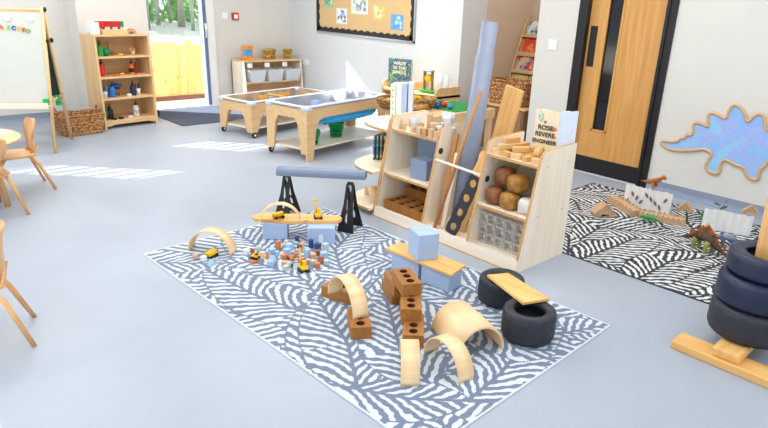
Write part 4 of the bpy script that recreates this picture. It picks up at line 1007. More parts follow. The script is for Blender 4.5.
# brown bricks with holes
def brick_mesh():
    """0.215 x 0.10 x 0.065 with three real through holes along x"""
    mb = MB(); bm = mb.bm; L_, W_, H_ = 0.205, 0.104, 0.067; hr = 0.022; hx = (-0.06, 0, 0.06); n = 16
    for z, flip in ((H_, False), (0.0, True)):
        outer = []
        xs = [-L_/2, -0.03, 0.03, L_/2]
        for k in range(3):
            xa, xb = xs[k], xs[k+1]; c = hx[k]
            # cell with hole : ring of quads from circle to rectangle border
            circ, rect = [], []
            for i in range(n):
                a = 2*PI*i/n; ca_, sa = math.cos(a), math.sin(a)
                circ.append(Vector((c+hr*ca_, hr*sa, z)))
                dx = ((xb-c) if ca_ > 0 else (c-xa)); s1 = dx/abs(ca_) if abs(ca_) > 1e-6 else 1e9; s2 = (W_/2)/abs(sa) if abs(sa) > 1e-6 else 1e9
                s_ = min(s1, s2); rect.append(Vector((c+s_*ca_, s_*sa, z)))
            V1 = [bm.verts.new(p) for p in circ]; V2 = [bm.verts.new(p) for p in rect]
            for i in range(n):
                f = bm.faces.new((V1[i], V2[i], V2[(i+1) % n], V1[(i+1) % n]))
            for cxn, cyn in ((xa, -W_/2), (xa, W_/2), (xb, -W_/2), (xb, W_/2)):
                # corner filler triangle
                best = sorted(range(n), key=lambda i: (rect[i]-Vector((cxn, cyn, z))).length)
                i0 = best[0]; i1 = (i0+1) % n; i2 = (i0-1) % n
                onx = lambda p: abs(p.x-cxn) < 1e-4; ony = lambda p: abs(p.y-cyn) < 1e-4
                for ia, ib in ((i0, i1), (i2, i0)):
                    if (onx(rect[ia]) and ony(rect[ib])) or (ony(rect[ia]) and onx(rect[ib])):
                        if not (onx(rect[ia]) and ony(rect[ia])) and not (onx(rect[ib]) and ony(rect[ib])):
                            bm.faces.new((V2[ia], bm.verts.new(Vector((cxn, cyn, z))), V2[ib]))
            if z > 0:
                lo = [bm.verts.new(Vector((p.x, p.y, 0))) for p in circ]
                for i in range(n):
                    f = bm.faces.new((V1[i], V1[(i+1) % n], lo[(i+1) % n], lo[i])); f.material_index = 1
    for (x0_, y0_, x1_, y1_) in ((-L_/2, -W_/2, L_/2, -W_/2), (L_/2, -W_/2, L_/2, W_/2), (L_/2, W_/2, -L_/2, W_/2), (-L_/2, W_/2, -L_/2, -W_/2)):
        bm.faces.new([bm.verts.new(p) for p in (Vector((x0_, y0_, 0)), Vector((x1_, y1_, 0)), Vector((x1_, y1_, H_)), Vector((x0_, y0_, H_)))])
    bmesh.ops.remove_doubles(bm, verts=bm.verts, dist=1e-5); bmesh.ops.recalc_face_normals(bm, faces=bm.faces)
    return mb
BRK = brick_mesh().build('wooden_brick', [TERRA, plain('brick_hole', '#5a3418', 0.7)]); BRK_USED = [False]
def brick(loc, rot, label, group=None, rxyz=None):
    if not BRK_USED[0]: o = BRK; BRK_USED[0] = True
    else: o = BRK.copy(); COL.objects.link(o)
    o.location = loc; o.rotation_euler = rxyz or (0, 0, rot); tag(o, label, 'brick', group)
    return o
# bricks in the left bay bottom: layers of side-by-side bricks
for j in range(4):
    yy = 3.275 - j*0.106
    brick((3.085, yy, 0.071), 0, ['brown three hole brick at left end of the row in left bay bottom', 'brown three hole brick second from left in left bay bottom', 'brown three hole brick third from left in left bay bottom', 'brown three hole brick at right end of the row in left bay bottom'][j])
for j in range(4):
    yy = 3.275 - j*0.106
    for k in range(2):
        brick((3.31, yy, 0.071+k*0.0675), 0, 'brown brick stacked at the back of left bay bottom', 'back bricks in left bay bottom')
# middle bay
def pole(p0, p1, r, mat, name, label, cat, seg=28, hollow=False):
    p0, p1 = Vector(p0), Vector(p1); o = MB()
    if hollow:
        L_ = (p1-p0).length; o.lathe([(r, 0), (r, L_), (r*0.9, L_), (r*0.9, 0)], (0, 0, 0), seg, None, True)
    else: o.tube([(0, 0, 0), (0, 0, (p1-p0).length)], r, seg)
    ob = o.build(name, mat); q = (p1-p0).to_track_quat('Z', 'Y')
    ob.rotation_mode = 'QUATERNION'; ob.rotation_quaternion = q; ob.location = p0
    tag(ob, label, cat); return ob
_tA, _tB = Vector((3.135, 2.68, 0.10)), Vector((3.385, 2.752, 1.47))
pole(_tA.lerp(_tB, 0.3), _tB, 0.058, TUBEM, 'cardboard_tube', 'upper pale blue tube rising out of the wider tube in the middle bay', 'tube', 32, True)
pole(_tA, _tA.lerp(_tB, 0.84), 0.0655, TUBEM, 'cardboard_tube', 'wider lower pale blue tube leaning in the middle bay', 'tube', 32, True)
pole((2.965, 2.765, 0.072), (3.18, 2.615, 1.045), 0.014, wood('pole_wood', '#c08a54', '#a8713c', 'z'), 'wooden_pole', 'slim brown wooden pole leaning across the blue tube', 'pole', 12)
def plank_between(p0, p1, w, t, mat, name, label, nrm=(-1, 0, 0), outline=None, holes=None, cat='plank', mat2=None):
    p0, p1 = Vector(p0), Vector(p1); z = (p1-p0).normalized(); n = Vector(nrm); n = (n - z*n.dot(z)).normalized(); y = z.cross(n)
    L_ = (p1-p0).length; mb = MB()
    if outline: mb.prism([(a*w/2, b_*L_) for a, b_ in outline], -t/2, t/2, 'x')
    else: mb.b2(-t/2, t/2, -w/2, w/2, 0, L_, min(t*0.15, 0.004))
    o = mb.build(name, mat); M_ = Matrix((n, y, z)).transposed().to_4x4(); M_.translation = p0; o.matrix_world = M_
    tag(o, label, cat); return o
# black perforated plank: plates with real holes
def perforated(L_, w, t, hr, nh, waist=True):
    mb = MB(); bm = mb.bm; n = 16; cell = L_/nh
    def side(zc, a, first, last):
        ca_, sa = math.cos(a), math.sin(a)
        s1 = (w/2)/abs(ca_) if abs(ca_) > 1e-6 else 9; s2 = (cell/2)/abs(sa) if abs(sa) > 1e-6 else 9
        s_ = min(s1, s2); y_, z_ = s_*ca_, s_*sa
        if waist and s1 <= s2: y_ *= 1 - 0.16*(abs(z_)/(cell/2))**2
        elif waist: y_ *= 1-0.16
        return y_, z_+zc
    angs = sorted(set([2*PI*i/n for i in range(n)] + [math.atan2(sy*cell/2, sx*w/2) % (2*PI) for sx in (-1, 1) for sy in (-1, 1)]))
    m_ = len(angs)
    for k in range(nh):
        zc = cell*(k+0.5); R4 = []
        for xx in (-t/2, t/2):
            ci = [bm.verts.new(Vector((xx, hr*math.cos(a), zc+hr*math.sin(a)))) for a in angs]
            ou = [bm.verts.new(Vector((xx, *side(zc, a, 0, 0)))) for a in angs]; R4.append((ci, ou))
            for i in range(m_): bm.faces.new((ci[i], ou[i], ou[(i+1) % m_], ci[(i+1) % m_]))
        for i in range(m_):
            j = (i+1) % m_
            bm.faces.new((R4[0][0][i], R4[0][0][j], R4[1][0][j], R4[1][0][i]))
            za, zb_ = R4[0][1][i].co.z, R4[0][1][j].co.z
            inner = (abs(za-(zc+cell/2)) < 1e-5 and abs(zb_-(zc+cell/2)) < 1e-5 and k < nh-1) or (abs(za-(zc-cell/2)) < 1e-5 and abs(zb_-(zc-cell/2)) < 1e-5 and k > 0)
            if not inner: bm.faces.new((R4[0][1][i], R4[1][1][i], R4[1][1][j], R4[0][1][j]))
    bmesh.ops.remove_doubles(bm, verts=bm.verts, dist=1e-5); bmesh.ops.recalc_face_normals(bm, faces=bm.faces)
    return mb
BLKP = plain('black_plank', '#262830', 0.5, vary=0.2)
def place_plank(mb, mat, p0, p1, nrm, name, label, cat='plank'):
    p0, p1 = Vector(p0), Vector(p1); z = (p1-p0).normalized(); n = Vector(nrm); n = (n - z*n.dot(z)).normalized(); y = z.cross(n)
    o = mb.build(name, mat); M_ = Matrix((n, y, z)).transposed().to_4x4(); M_.translation = p0; o.matrix_world = M_; tag(o, label, cat); return o
place_plank(perforated(0.44, 0.10, 0.012, 0.028, 4), BLKP, (2.98, 2.625, 0.076), (3.11, 2.535, 0.49), (-1, -.15, .3), 'perforated_plank', 'black plank with four round holes leaning in the middle bay')
wav = [(-1, 0)] + [(-1+0.18*abs(math.sin(PI*4*k/24)), k/24*0.97) for k in range(1, 24)] + [(-0.75, 0.98), (0, 1), (0.75, 0.98)] + [(1-0.18*abs(math.sin(PI*4*k/24)), k/24*0.97) for k in range(23, 0, -1)] + [(1, 0)]
plank_between((3.07, 2.63, 0.076), (3.24, 2.56, 0.64), 0.11, 0.014, PINE('z'), 'wavy_plank', 'light pine plank with wavy edges leaning behind the black plank', (-1, -.2, .3), wav)
plank_between((3.10, 2.485, 0.076), (3.27, 2.48, 0.60), 0.055, 0.02, wood('plank_tan', '#c98f4e', '#b67a3a', 'z'), 'narrow_plank', 'narrow tan plank leaning against the right divider of middle bay', (-1, 0, .3))
plank_between((3.05, 2.80, 0.076), (3.20, 2.82, 0.72), 0.04, 0.02, wood('plank_tan', '#c98f4e', '#b67a3a', 'z'), 'narrow_plank', 'narrow tan batten leaning against the left divider of middle bay', (-1, 0, .3))
plank_between((3.02, 2.735, 0.076), (3.15, 2.755, 0.60), 0.035, 0.02, BIRCH('z'), 'narrow_plank', 'pale batten beside the brown pole in middle bay', (-1, 0, .3))
# tall plank behind the right bay
plank_between((3.43, 2.735, 0.076), (3.50, 2.575, 1.05), 0.165, 0.022, PINE('z'), 'tall_plank', 'broad pine plank standing up behind the wooden off cuts', (-1, .12, 0))
# right bay : off cuts, rocks, glass blocks, book
oc = PINE('y'); rnd = random.Random(5)
OCM = [wood('offcut_a', '#e8c48e', '#d9ad70', 'y'), wood('offcut_b', '#dfb478', '#cc9850', 'y')]
k = 0
for (x_, y_, z_, r_, l_) in ((3.12, 2.385, 0, 10, .075), (3.11, 2.31, 0, -20, .09), (3.115, 2.225, 0, 5, .08), (3.12, 2.145, 0, 80, .07), (3.11, 2.075, 0, 30, .06), (3.20, 2.36, 0, 40, .10), (3.21, 2.26, 0, -10, .11), (3.20, 2.17, 0, 20, .09), (3.30, 2.36, 0, 0, .12), (3.31, 2.24, 0, 30, .12),
                            (3.15, 2.34, .036, 70, .12), (3.16, 2.23, .036, 60, .11), (3.22, 2.14, .036, 110, .10), (3.26, 2.30, .036, 85, .13), (3.27, 2.18, .036, 60, .10), (3.20, 2.34, .072, 75, .12)):
    block('wooden_offcut', (x_, y_, GZ+z_), (0.038, l_, 0.035), OCM[k % 2], 'pale wooden off cut in the heap on right bay top shelf', R_(r_), 'block', 0.004, 'wooden off cuts on right bay top shelf'); k += 1
BRW = [plain('pebble_brown', '#84502c', 0.45, vary=0.5, scale=18), plain('pebble_tan', '#a5722f', 0.45, vary=0.45, scale=18), plain('pebble_white', '#dcdad2', 0.5, vary=0.15, scale=18)]
def pebble(loc, d, mat, label, rot=0):
    o = MB(); o.b2(-d[0]/2, d[0]/2, -d[1]/2, d[1]/2, 0, d[2], 0); bmesh.ops.subdivide_edges(o.bm, edges=o.bm.edges[:], cuts=3, use_grid_fill=True)
    c = Vector((0, 0, d[2]/2))
    for v in o.bm.verts:
        p = v.co-c; q = Vector((p.x/(d[0]/2), p.y/(d[1]/2), p.z/(d[2]/2))); l = (abs(q.x)**4+abs(q.y)**4+abs(q.z)**4)**0.25
        if l > 0: q = q/max(l, 1e-3) if max(abs(q.x), abs(q.y), abs(q.z)) > 0.99 else q
        v.co = Vector((q.x*d[0]/2, q.y*d[1]/2, q.z*d[2]/2))*(1+random.uniform(-.025, .025))+c
    for f in o.bm.faces: f.smooth = True
    ob = o.build('pebble_block', mat, None, loc, rot); tag(ob, label, 'block'); return ob
zz = 0.346
pebble((3.10, 2.355, zz), (.12, .115, .115), BRW[0], 'reddish brown pebble block at lower left on right bay middle shelf', .2)
pebble((3.095, 2.225, zz), (.12, .125, .11), BRW[1], 'tan pebble block at lower middle on right bay middle shelf', -.1)
pebble((3.17, 2.335, zz+0.115), (.13, .12, .125), BRW[0], 'dark brown pebble block at upper left on right bay middle shelf', .1)
pebble((3.13, 2.205, zz+0.112), (.125, .12, .115), BRW[1], 'golden tan pebble block at upper middle on right bay middle shelf', -.2)
pebble((3.10, 2.10, zz), (.10, .10, .10), BRW[2], 'white pebble block at lower right on right bay middle shelf', .3)
pebble((3.24, 2.09, zz+0.0), (.12, .10, .12), BRW[0], 'brown pebble block at the back right of right bay middle shelf', .3)
pebble((3.23, 2.085, zz+0.122), (.10, .09, .10), BRW[2], 'white pebble block on top of the brown one at back right', .3)
GLB = clear('acrylic_block', '#efe6de', 0.08, 0.05); GLI = clear('acrylic_core', '#ffffff', 0.28, 0.1)
for j in range(5):
    for k in range(3):
        t = thing('acrylic_cube', 'clear acrylic cube in the stack at the bottom of the right bay', 'block', (3.07, 2.395-j*0.076, 0.0715+k*0.073), 0, 'clear acrylic cubes in the right bay')
        MB().b2(-0.033, 0.033, -0.033, 0.033, 0, 0.068, 0.003).build('shell', GLB, t)
        q = MB(); a = 0.034
        for (sy, sz) in ((-1, 0), (-1, 1), (1, 0), (1, 1)): q.box((0, sy*0.032, 0.002+sz*0.064), (0.067, 0.0035, 0.0035))
        for sx in (-1, 1):
            for sz in (0, 1): q.box((sx*0.032, 0, 0.002+sz*0.064), (0.0035, 0.067, 0.0035))
            for sy in (-1, 1): q.box((sx*0.032, sy*0.032, 0.034), (0.0035, 0.0035, 0.067))
        q.ball((0, 0, 0.034), 0.016, sub=1)
        q.build('bright_edge', GLI, t)
# rosie revere book, standing slightly open
bk = thing('picture_book', 'cream picture book about an engineer standing open on right bay top shelf', 'book', (3.30, 2.065, 0.677), 0)
CRM = plain('cream_cover', '#ead9b8', 0.55, vary=0.04)
def leaf(mb, x0_, y0_, x1_, y1_, h, t):
    d_ = Vector((x1_-x0_, y1_-y0_, 0)); n_ = Vector((-d_.y, d_.x, 0)).normalized()*t
    mb.prism([(x0_, y0_), (x1_, y1_), (x1_+n_.x, y1_+n_.y), (x0_+n_.x, y0_+n_.y)], 0, h, 'z')
mb_ = MB(); leaf(mb_, -0.018, 0.168, 0.0, 0.0, 0.302, 0.004); mb_.build('front_cover', CRM, bk)
mb_ = MB(); leaf(mb_, 0.005, 0.0, 0.15, -0.04, 0.302, 0.004); mb_.build('back_cover', plain('cover_ice', '#dfe9f6', 0.5), bk)
mb_ = MB(); leaf(mb_, 0.012, 0.012, 0.045, 0.155, 0.296, 0.012); leaf(mb_, 0.012, 0.010, 0.13, 0.01, 0.296, 0.012); mb_.build('page_block', plain('pages2', '#f3eee0', 0.8), bk)
a_ = math.atan2(-0.168, 0.018)
Mt = tr(-0.009-0.0062, 0.084, 0.0) @ rz(a_) @ rx(PI/2)
INK = plain('ink_brown', '#3d2c20', 0.6)
for i, wd in enumerate(('ROSIE', 'REVERE', 'ENGINEER')):
    text(wd, 0.042 if i < 2 else 0.037, 'title', INK, bk, tr(0, 0, 0.178-i*0.044) @ Mt, weight=0.0008)
o = MB(); o.ball((-0.014, 0.13, 0.258), 0.003, 0.024, 0.034); o.build('figure_drawing', plain('drawing_grey', '#b9c8b8', 0.6, vary=.3, scale=60), bk)
o = MB(); o.ball((-0.011, 0.095, 0.226), 0.003, 0.012, 0.010); o.ball((-0.004, 0.022, 0.19), 0.003, 0.014, 0.012); o.ball((-0.003, 0.014, 0.14), 0.003, 0.010, 0.005); o.build('spot_drawing', plain('drawing_or', '#cf6a3a', 0.6), bk)

# ================================================================ CORNER SHELF UNIT (rounded)
cu_ = thing('corner_shelf', 'rounded birch corner shelf unit joined to the left of the block storage', 'shelf', (2.93, 3.385, 0))
MB().prism(PO, 0.002, 0.02, 'y').build('side_panel', PW, cu_)
ed = MB()
for (a, b_) in zip(PO[:5], PO[1:5]):
    a, b_ = Vector(a), Vector(b_); n_ = Vector((-(b_-a).y, (b_-a).x)).normalized()*0.0012; ed.prism([tuple(a), tuple(b_), tuple(b_+n_), tuple(a+n_)], 0.002, 0.02, 'y')
ed.build('edge_band', EDGE, cu_)
for z_, r0 in ((0.06, 0.575), (0.345, 0.545), (0.66, 0.42)):
    pts = [(0.54, 0.02)] + [(0.54-r0*max(0, math.cos(a))**0.7, 0.02+0.45*math.sin(a)**0.7) for a in [PI/2*k/18 for k in range(19)]]
    s_ = MB().prism(pts, z_-0.02, z_, 'z').build('shelf', BIRCH('x'), cu_)
    pe = pts[1:]; e_ = MB()
    for a, b_ in zip(pe[:-1], pe[1:]):
        a, b_ = Vector(a), Vector(b_); n_ = Vector(((b_-a).y, -(b_-a).x)).normalized()*-0.0015
        e_.prism([tuple(a), tuple(b_), tuple(b_+n_), tuple(a+n_)], z_-0.02, z_, 'z')
    e_.build('edge_band', EDGE, s_)
MB().b2(0.10, 0.54, 0.02, 0.035, 0, 0.04).build('foot', BIRCH('x'), cu_)
MB().b2(0.50, 0.53, 0.20, 0.23, 0, 0.64).build('post', BIRCH('z'), cu_)
# folders on the top
fd = [('#e8e6d2', 'cream spotted folder standing at left on the corner shelf top'), ('#f2f2ee', 'white folder standing second from left on the corner shelf top'), ('#b6c6e4', 'pale blue folder standing third from left on the corner shelf top'), ('#dfe6f2', 'white and blue folder standing at right on the corner shelf top')]
fx = [at(392, 119, .66), at(397, 119, .66), at(402, 118.5, .66), at(407.5, 118, .66)]
for i, (c, lb) in enumerate(fd):
    t = thing('standing_folder', lb, 'folder', (fx[i].x+.03, fx[i].y, 0.661), R_(30+i*4))
    MB().b2(-0.07, 0.07, -0.019, 0.019, 0, 0.29).build('cover', plain('folder%d' % i, c, 0.6, vary=0.04), t)
    MB().b2(-0.065, 0.072, -0.015, 0.015, 0.004, 0.286).build('paper_edge', PAPER, t)
    if i == 0:
        q = MB()
        for k in range(5): q.ball((-0.071, 0.0, 0.04+k*0.05), 0.002, 0.005, 0.006)
        q.build('dots', plain('dot_navy', '#4a6a8a', .6), t)
for i, (c, lb) in enumerate((('#4c6f96', 'blue covered book on the middle level of the corner shelf'), ('#3f7f8c', 'teal covered book second on the middle level of the corner shelf'), ('#8f7a5c', 'brown covered book third on the middle level of the corner shelf'), ('#5a5648', 'dark covered book fourth on the middle level of the corner shelf'))):
    p = at(366.5+i*3.0, 160, 0.345)
    t = thing('picture_book', lb, 'book', (p.x+0.13, p.y+.0, 0.346), R_(22+i*3))
    MB().b2(-0.09, 0.09, -0.007, 0.007, 0, 0.20).build('cover', patt('cbk%d' % i, [c, '#2f5f6f', '#c9b88a', c, '#7fa6b8'], 40), t)
    MB().b2(-0.086, 0.092, -0.005, 0.005, 0.003, 0.197).build('page_block', PAPER, t)
ARCHM = wood('arch_birch', '#f3d5a8', '#e8c08c', 'y')
def arch(loc, r, w, t, rot, label, name='wooden_arch', M=None, a0=0, a1=PI):
    ob = MB().arc(r, w, t, a0, a1, 28).build(name, ARCHM, None, loc, rot); tag(ob, label, 'arch')
    if M is not None: ob.matrix_world = M
    return ob
arch((3.085, 3.585, 0.0615), .10, .09, 0.007, R_(62), 'thin wooden arch at left on the corner shelf base')
arch((3.175, 3.555, 0.0615), .085, .09, 0.007, R_(52), 'smaller thin wooden arch at right on the corner shelf base')
arch((3.30, 3.62, 0.0615), .125, .10, 0.007, R_(60), 'largest wooden arch standing at the back of the corner shelf base')

# ================================================================ RUG 1 CONSTRUCTIONS
Z0 = 0.0065
# trestles: each of two black perforated slats leaning together
def trestle(c, label, yaw, h, spread=0.10):
    t = thing('black_trestle', label, 'trestle', (c[0], c[1], Z0), yaw)
    for s_ in (-1, 1):
        mb = MB()
        w0_, w1_ = 0.10, 0.030; L_ = h+0.03
        # side outline with a slot: built as two rails + cross pieces
        def strip(a, b_): mb.prism(a, -0.006, 0.006, 'x') if b_ else None
        o = [(-w0_, 0), (-w0_*0.45, 0), (-0.022, 0.05), (0.022, 0.05), (w0_*0.45, 0), (w0_, 0), (w0_*0.62, L_*0.30), (w1_+0.008, L_*0.62), (w1_, L_*0.93), (w1_*0.6, L_), (-w1_*0.6, L_), (-w1_, L_*0.93), (-w1_-0.008, L_*0.62), (-w0_*0.62, L_*0.30)]
        # left half and right half around slots
        left = [(-w0_*0.62, 0), (0, 0), (0, 0.06), (-0.012, 0.075), (-0.014, L_*0.32), (-0.004, L_*0.38), (-0.004, L_*0.42), (-0.012, L_*0.47), (-0.014, L_*0.68), (-0.004, L_*0.72), (-0.004, L_*0.75), (-0.013, L_*0.79), (-0.013, L_*0.92), (0, L_*0.95), (0, L_), (-w1_*0.6, L_), (-w1_, L_*0.93), (-w1_-0.004, L_*0.55), (-w0_*0.5, L_*0.25)]
        right = [(-a, b_) for a, b_ in left][::-1]
        M_ = rz(PI/2) @ tr(s_*spread, 0, 0) @ ry(-s_*math.atan2(spread, h))
        mb.prism(left, -0.006, 0.006, 'x', M_); mb.prism(right, -0.006, 0.006, 'x', M_)
        bmesh.ops.remove_doubles(mb.bm, verts=mb.bm.verts, dist=1e-5)
        mb.build('slat', BLACK, t)
    MB().tube([(-0.02, 0, h-0.015), (0.02, 0, h-0.015)], 0.008, 8).build('pin', STEEL, t)
    return t
TLc = (2.42, 3.80); TRc = (2.60, 3.262)
trestle(TLc, 'black slotted trestle at the left end of the blue beam', R_(-63), 0.300, 0.085)
trestle(TRc, 'black slotted trestle at the right end of the blue beam', R_(-63), 0.335, 0.085)
# beam on top (half round gutter)
p0 = at(278, 171, 0.335); p1 = at(366, 175.5, 0.345)
dv = (p1-p0); 
o = MB(); n = 14; w_ = 0.052
prof_ = [(w_*math.cos(a), w_*0.75*math.sin(a)) for a in [PI*k/n for k in range(n+1)]] + [(-w_, -0.022), (w_, -0.022)]
q = p0 - dv*0.0; L_ = dv.length; yv = dv.normalized(); xv = yv.cross(Vector((0, 0, 1))).normalized(); zv = xv.cross(yv)
M_ = Matrix((xv, yv, zv)).transposed().to_4x4(); M_.translation = p0
o.prism(prof_, 0, L_, 'y'); ob = o.build('blue_beam', plain('beam_blue', '#7a869e', 0.45, vary=0.04)); ob.matrix_world = M_
tag(ob, 'pale blue rounded beam laid across two black trestles', 'beam')

# plank on two blue blocks with arch and diggers
foam((2.10, 3.455, Z0), (0.165, 0.12, 0.115), R_(-38), 'pale blue foam block under the left end of the wavy pine plank')
foam((2.30, 3.20, Z0), (0.185, 0.13, 0.115), R_(-38), 'pale blue foam block under the right end of the wavy pine plank')
zp = Z0+0.116
pc = at(296, 220, zp+.01); 
pa = at(252.5, 219, zp); pb_ = at(342, 221, zp)
c = (pa+pb_)/2; dv = pb_-pa; L_ = dv.length; yaw = math.atan2(dv.y, dv.x)
# organic outline
out = []
for k in range(41):
    u_ = -1+2*k/40; e_ = (1-abs(u_)**6)**0.5; out.append((u_*L_/2, (0.075 + 0.012*math.sin(u_*7) - 0.02*math.exp(-((u_-.22)/.08)**2))*e_))
for k in range(39, 0, -1):
    u_ = -1+2*k/40; e_ = (1-abs(u_)**6)**0.5; out.append((u_*L_/2, -(0.075 + 0.010*math.cos(u_*5) - 0.03*math.exp(-((u_-.22)/.08)**2))*e_))
ob = MB().prism(out, 0, 0.022, 'z').build('wavy_plank', PINE('x'), None, (c.x, c.y, zp), yaw); tag(ob, 'long pine plank with rounded wavy edge bridging two blue blocks', 'plank')
zt = zp+0.0225
a1_ = at(260, 222, zt); a2_ = at(301, 222, zt); ca_ = (a1_+a2_)/2; dv = a2_-a1_
arch((ca_.x, ca_.y, zt), dv.length/2, 0.055, 0.006, math.atan2(dv.y, dv.x), 'thin wooden arch standing on the wavy pine plank')
# arch on rug left
a1_ = at(191.5, 248, Z0); a2_ = at(234, 253, Z0); ca_ = (a1_+a2_)/2; dv = a2_-a1_
arch((ca_.x, ca_.y, Z0), dv.length/2, 0.085, 0.007, math.atan2(dv.y, dv.x)+0.0, 'wooden arch standing alone at the left of the big rug')

# vehicles
def truck(loc, rot, label, s=1.0, tipper=True):
    t = thing('toy_dump_truck', label, 'toy truck', loc, rot)
    MB().b2(-0.04*s, 0.04*s, -0.016*s, 0.016*s, 0.010*s, 0.019*s, 0.001).build('chassis', DARK, t)
    MB().prism([(-0.04*s, 0.019*s), (0.012*s, 0.019*s), (0.016*s, 0.042*s), (-0.046*s, 0.040*s)], -0.019*s, 0.019*s, 'y').build('tipper_body', YELLOW, t)
    MB().prism([(0.018*s, 0.019*s), (0.042*s, 0.019*s), (0.042*s, 0.030*s), (0.034*s, 0.045*s), (0.018*s, 0.045*s)], -0.016*s, 0.016*s, 'y').build('cab', YELLOW, t)
    MB().b2(0.032*s, 0.0405*s, -0.0165*s, 0.0165*s, 0.030*s, 0.041*s).build('window', DARK, t)
    for x_ in (-0.026, 0.028):
        for y_ in (-0.018, 0.018): MB().lathe([(0, -0.004*s), (0.011*s, -0.004*s), (0.011*s, 0.004*s), (0, 0.004*s)], (x_*s, y_*s, 0.011*s), 14, Matrix.Rotation(PI/2, 3, 'X')).build('wheel', DARK, t)
    return t
def digger(loc, rot, label, s=1.0, boom='up'):
    t = thing('toy_digger', label, 'toy digger', loc, rot)
    for y_ in (-0.018, 0.018): MB().prism([(-0.03*s, 0.004*s), (-0.025*s, 0), (0.025*s, 0), (0.03*s, 0.004*s), (0.03*s, 0.012*s), (0.025*s, 0.016*s), (-0.025*s, 0.016*s), (-0.03*s, 0.012*s)], (y_-0.006)*s, (y_+0.006)*s, 'y').build('track', DARK, t)
    MB().b2(-0.028*s, 0.024*s, -0.018*s, 0.018*s, 0.016*s, 0.030*s, 0.002).build('body', YELLOW, t)
    MB().prism([(-0.004*s, 0.03*s), (0.02*s, 0.03*s), (0.016*s, 0.055*s), (-0.004*s, 0.055*s)], -0.014*s, 0.004*s, 'y').build('cab', YELLOW, t)
    MB().b2(0.006*s, 0.0195*s, -0.0145*s, 0.0045*s, 0.036*s, 0.050*s).build('window', DARK, t)
    if boom == 'up': pts = [(0.012*s, 0.010*s, 0.03*s), (0.035*s, 0.01*s, 0.075*s), (0.045*s, 0.01*s, 0.10*s)]
    elif boom == 'tall': pts = [(0.01*s, 0.010*s, 0.03*s), (0.018*s, 0.01*s, 0.08*s), (0.024*s, 0.01*s, 0.135*s)]
    else: pts = [(0.012*s, 0.010*s, 0.03*s), (0.04*s, 0.01*s, 0.055*s), (0.065*s, 0.01*s, 0.03*s)]
    MB().tube(pts, [0.006*s, 0.0055*s, 0.004*s], 6).build('boom', YELLOW, t)
    e_ = Vector(pts[-1]); MB().prism([(e_.x-0.004*s, e_.z+0.004*s), (e_.x+0.016*s, e_.z), (e_.x+0.012*s, e_.z-0.014*s), (e_.x-0.002*s, e_.z-0.010*s)], -0.0*s, 0.02*s, 'y').build('bucket', YELLOW if boom != 'tall' else DARK, t)
    return t
def P3(px, py, z): v = at(px, py, z); return (v.x, v.y, z)
truck(P3(212, 257, Z0), R_(20), 'yellow toy dump truck under the lone arch on the rug', 1.0)
truck(P3(278.5, 218, zt), R_(-10), 'yellow toy loader truck under the arch on the wavy plank', 0.95)
digger(P3(318, 218, zt), R_(60), 'yellow toy digger with raised arm on the right of the wavy plank', 1.15, 'up')
digger(P3(255.5, 258.5, Z0+.018), R_(-60), 'small yellow toy digger on an orange block left of the heap', 0.8, 'low')
block('small_block', P3(254.5, 262, Z0), (.055, .04, .017), plain('blk_or', '#d0824f', .6), 'flat orange block under the small yellow digger', R_(10), 'block', .002)
digger(P3(303.5, 271, Z0), R_(75), 'yellow toy crane with tall raised boom in front of the block heap', 1.15, 'tall')
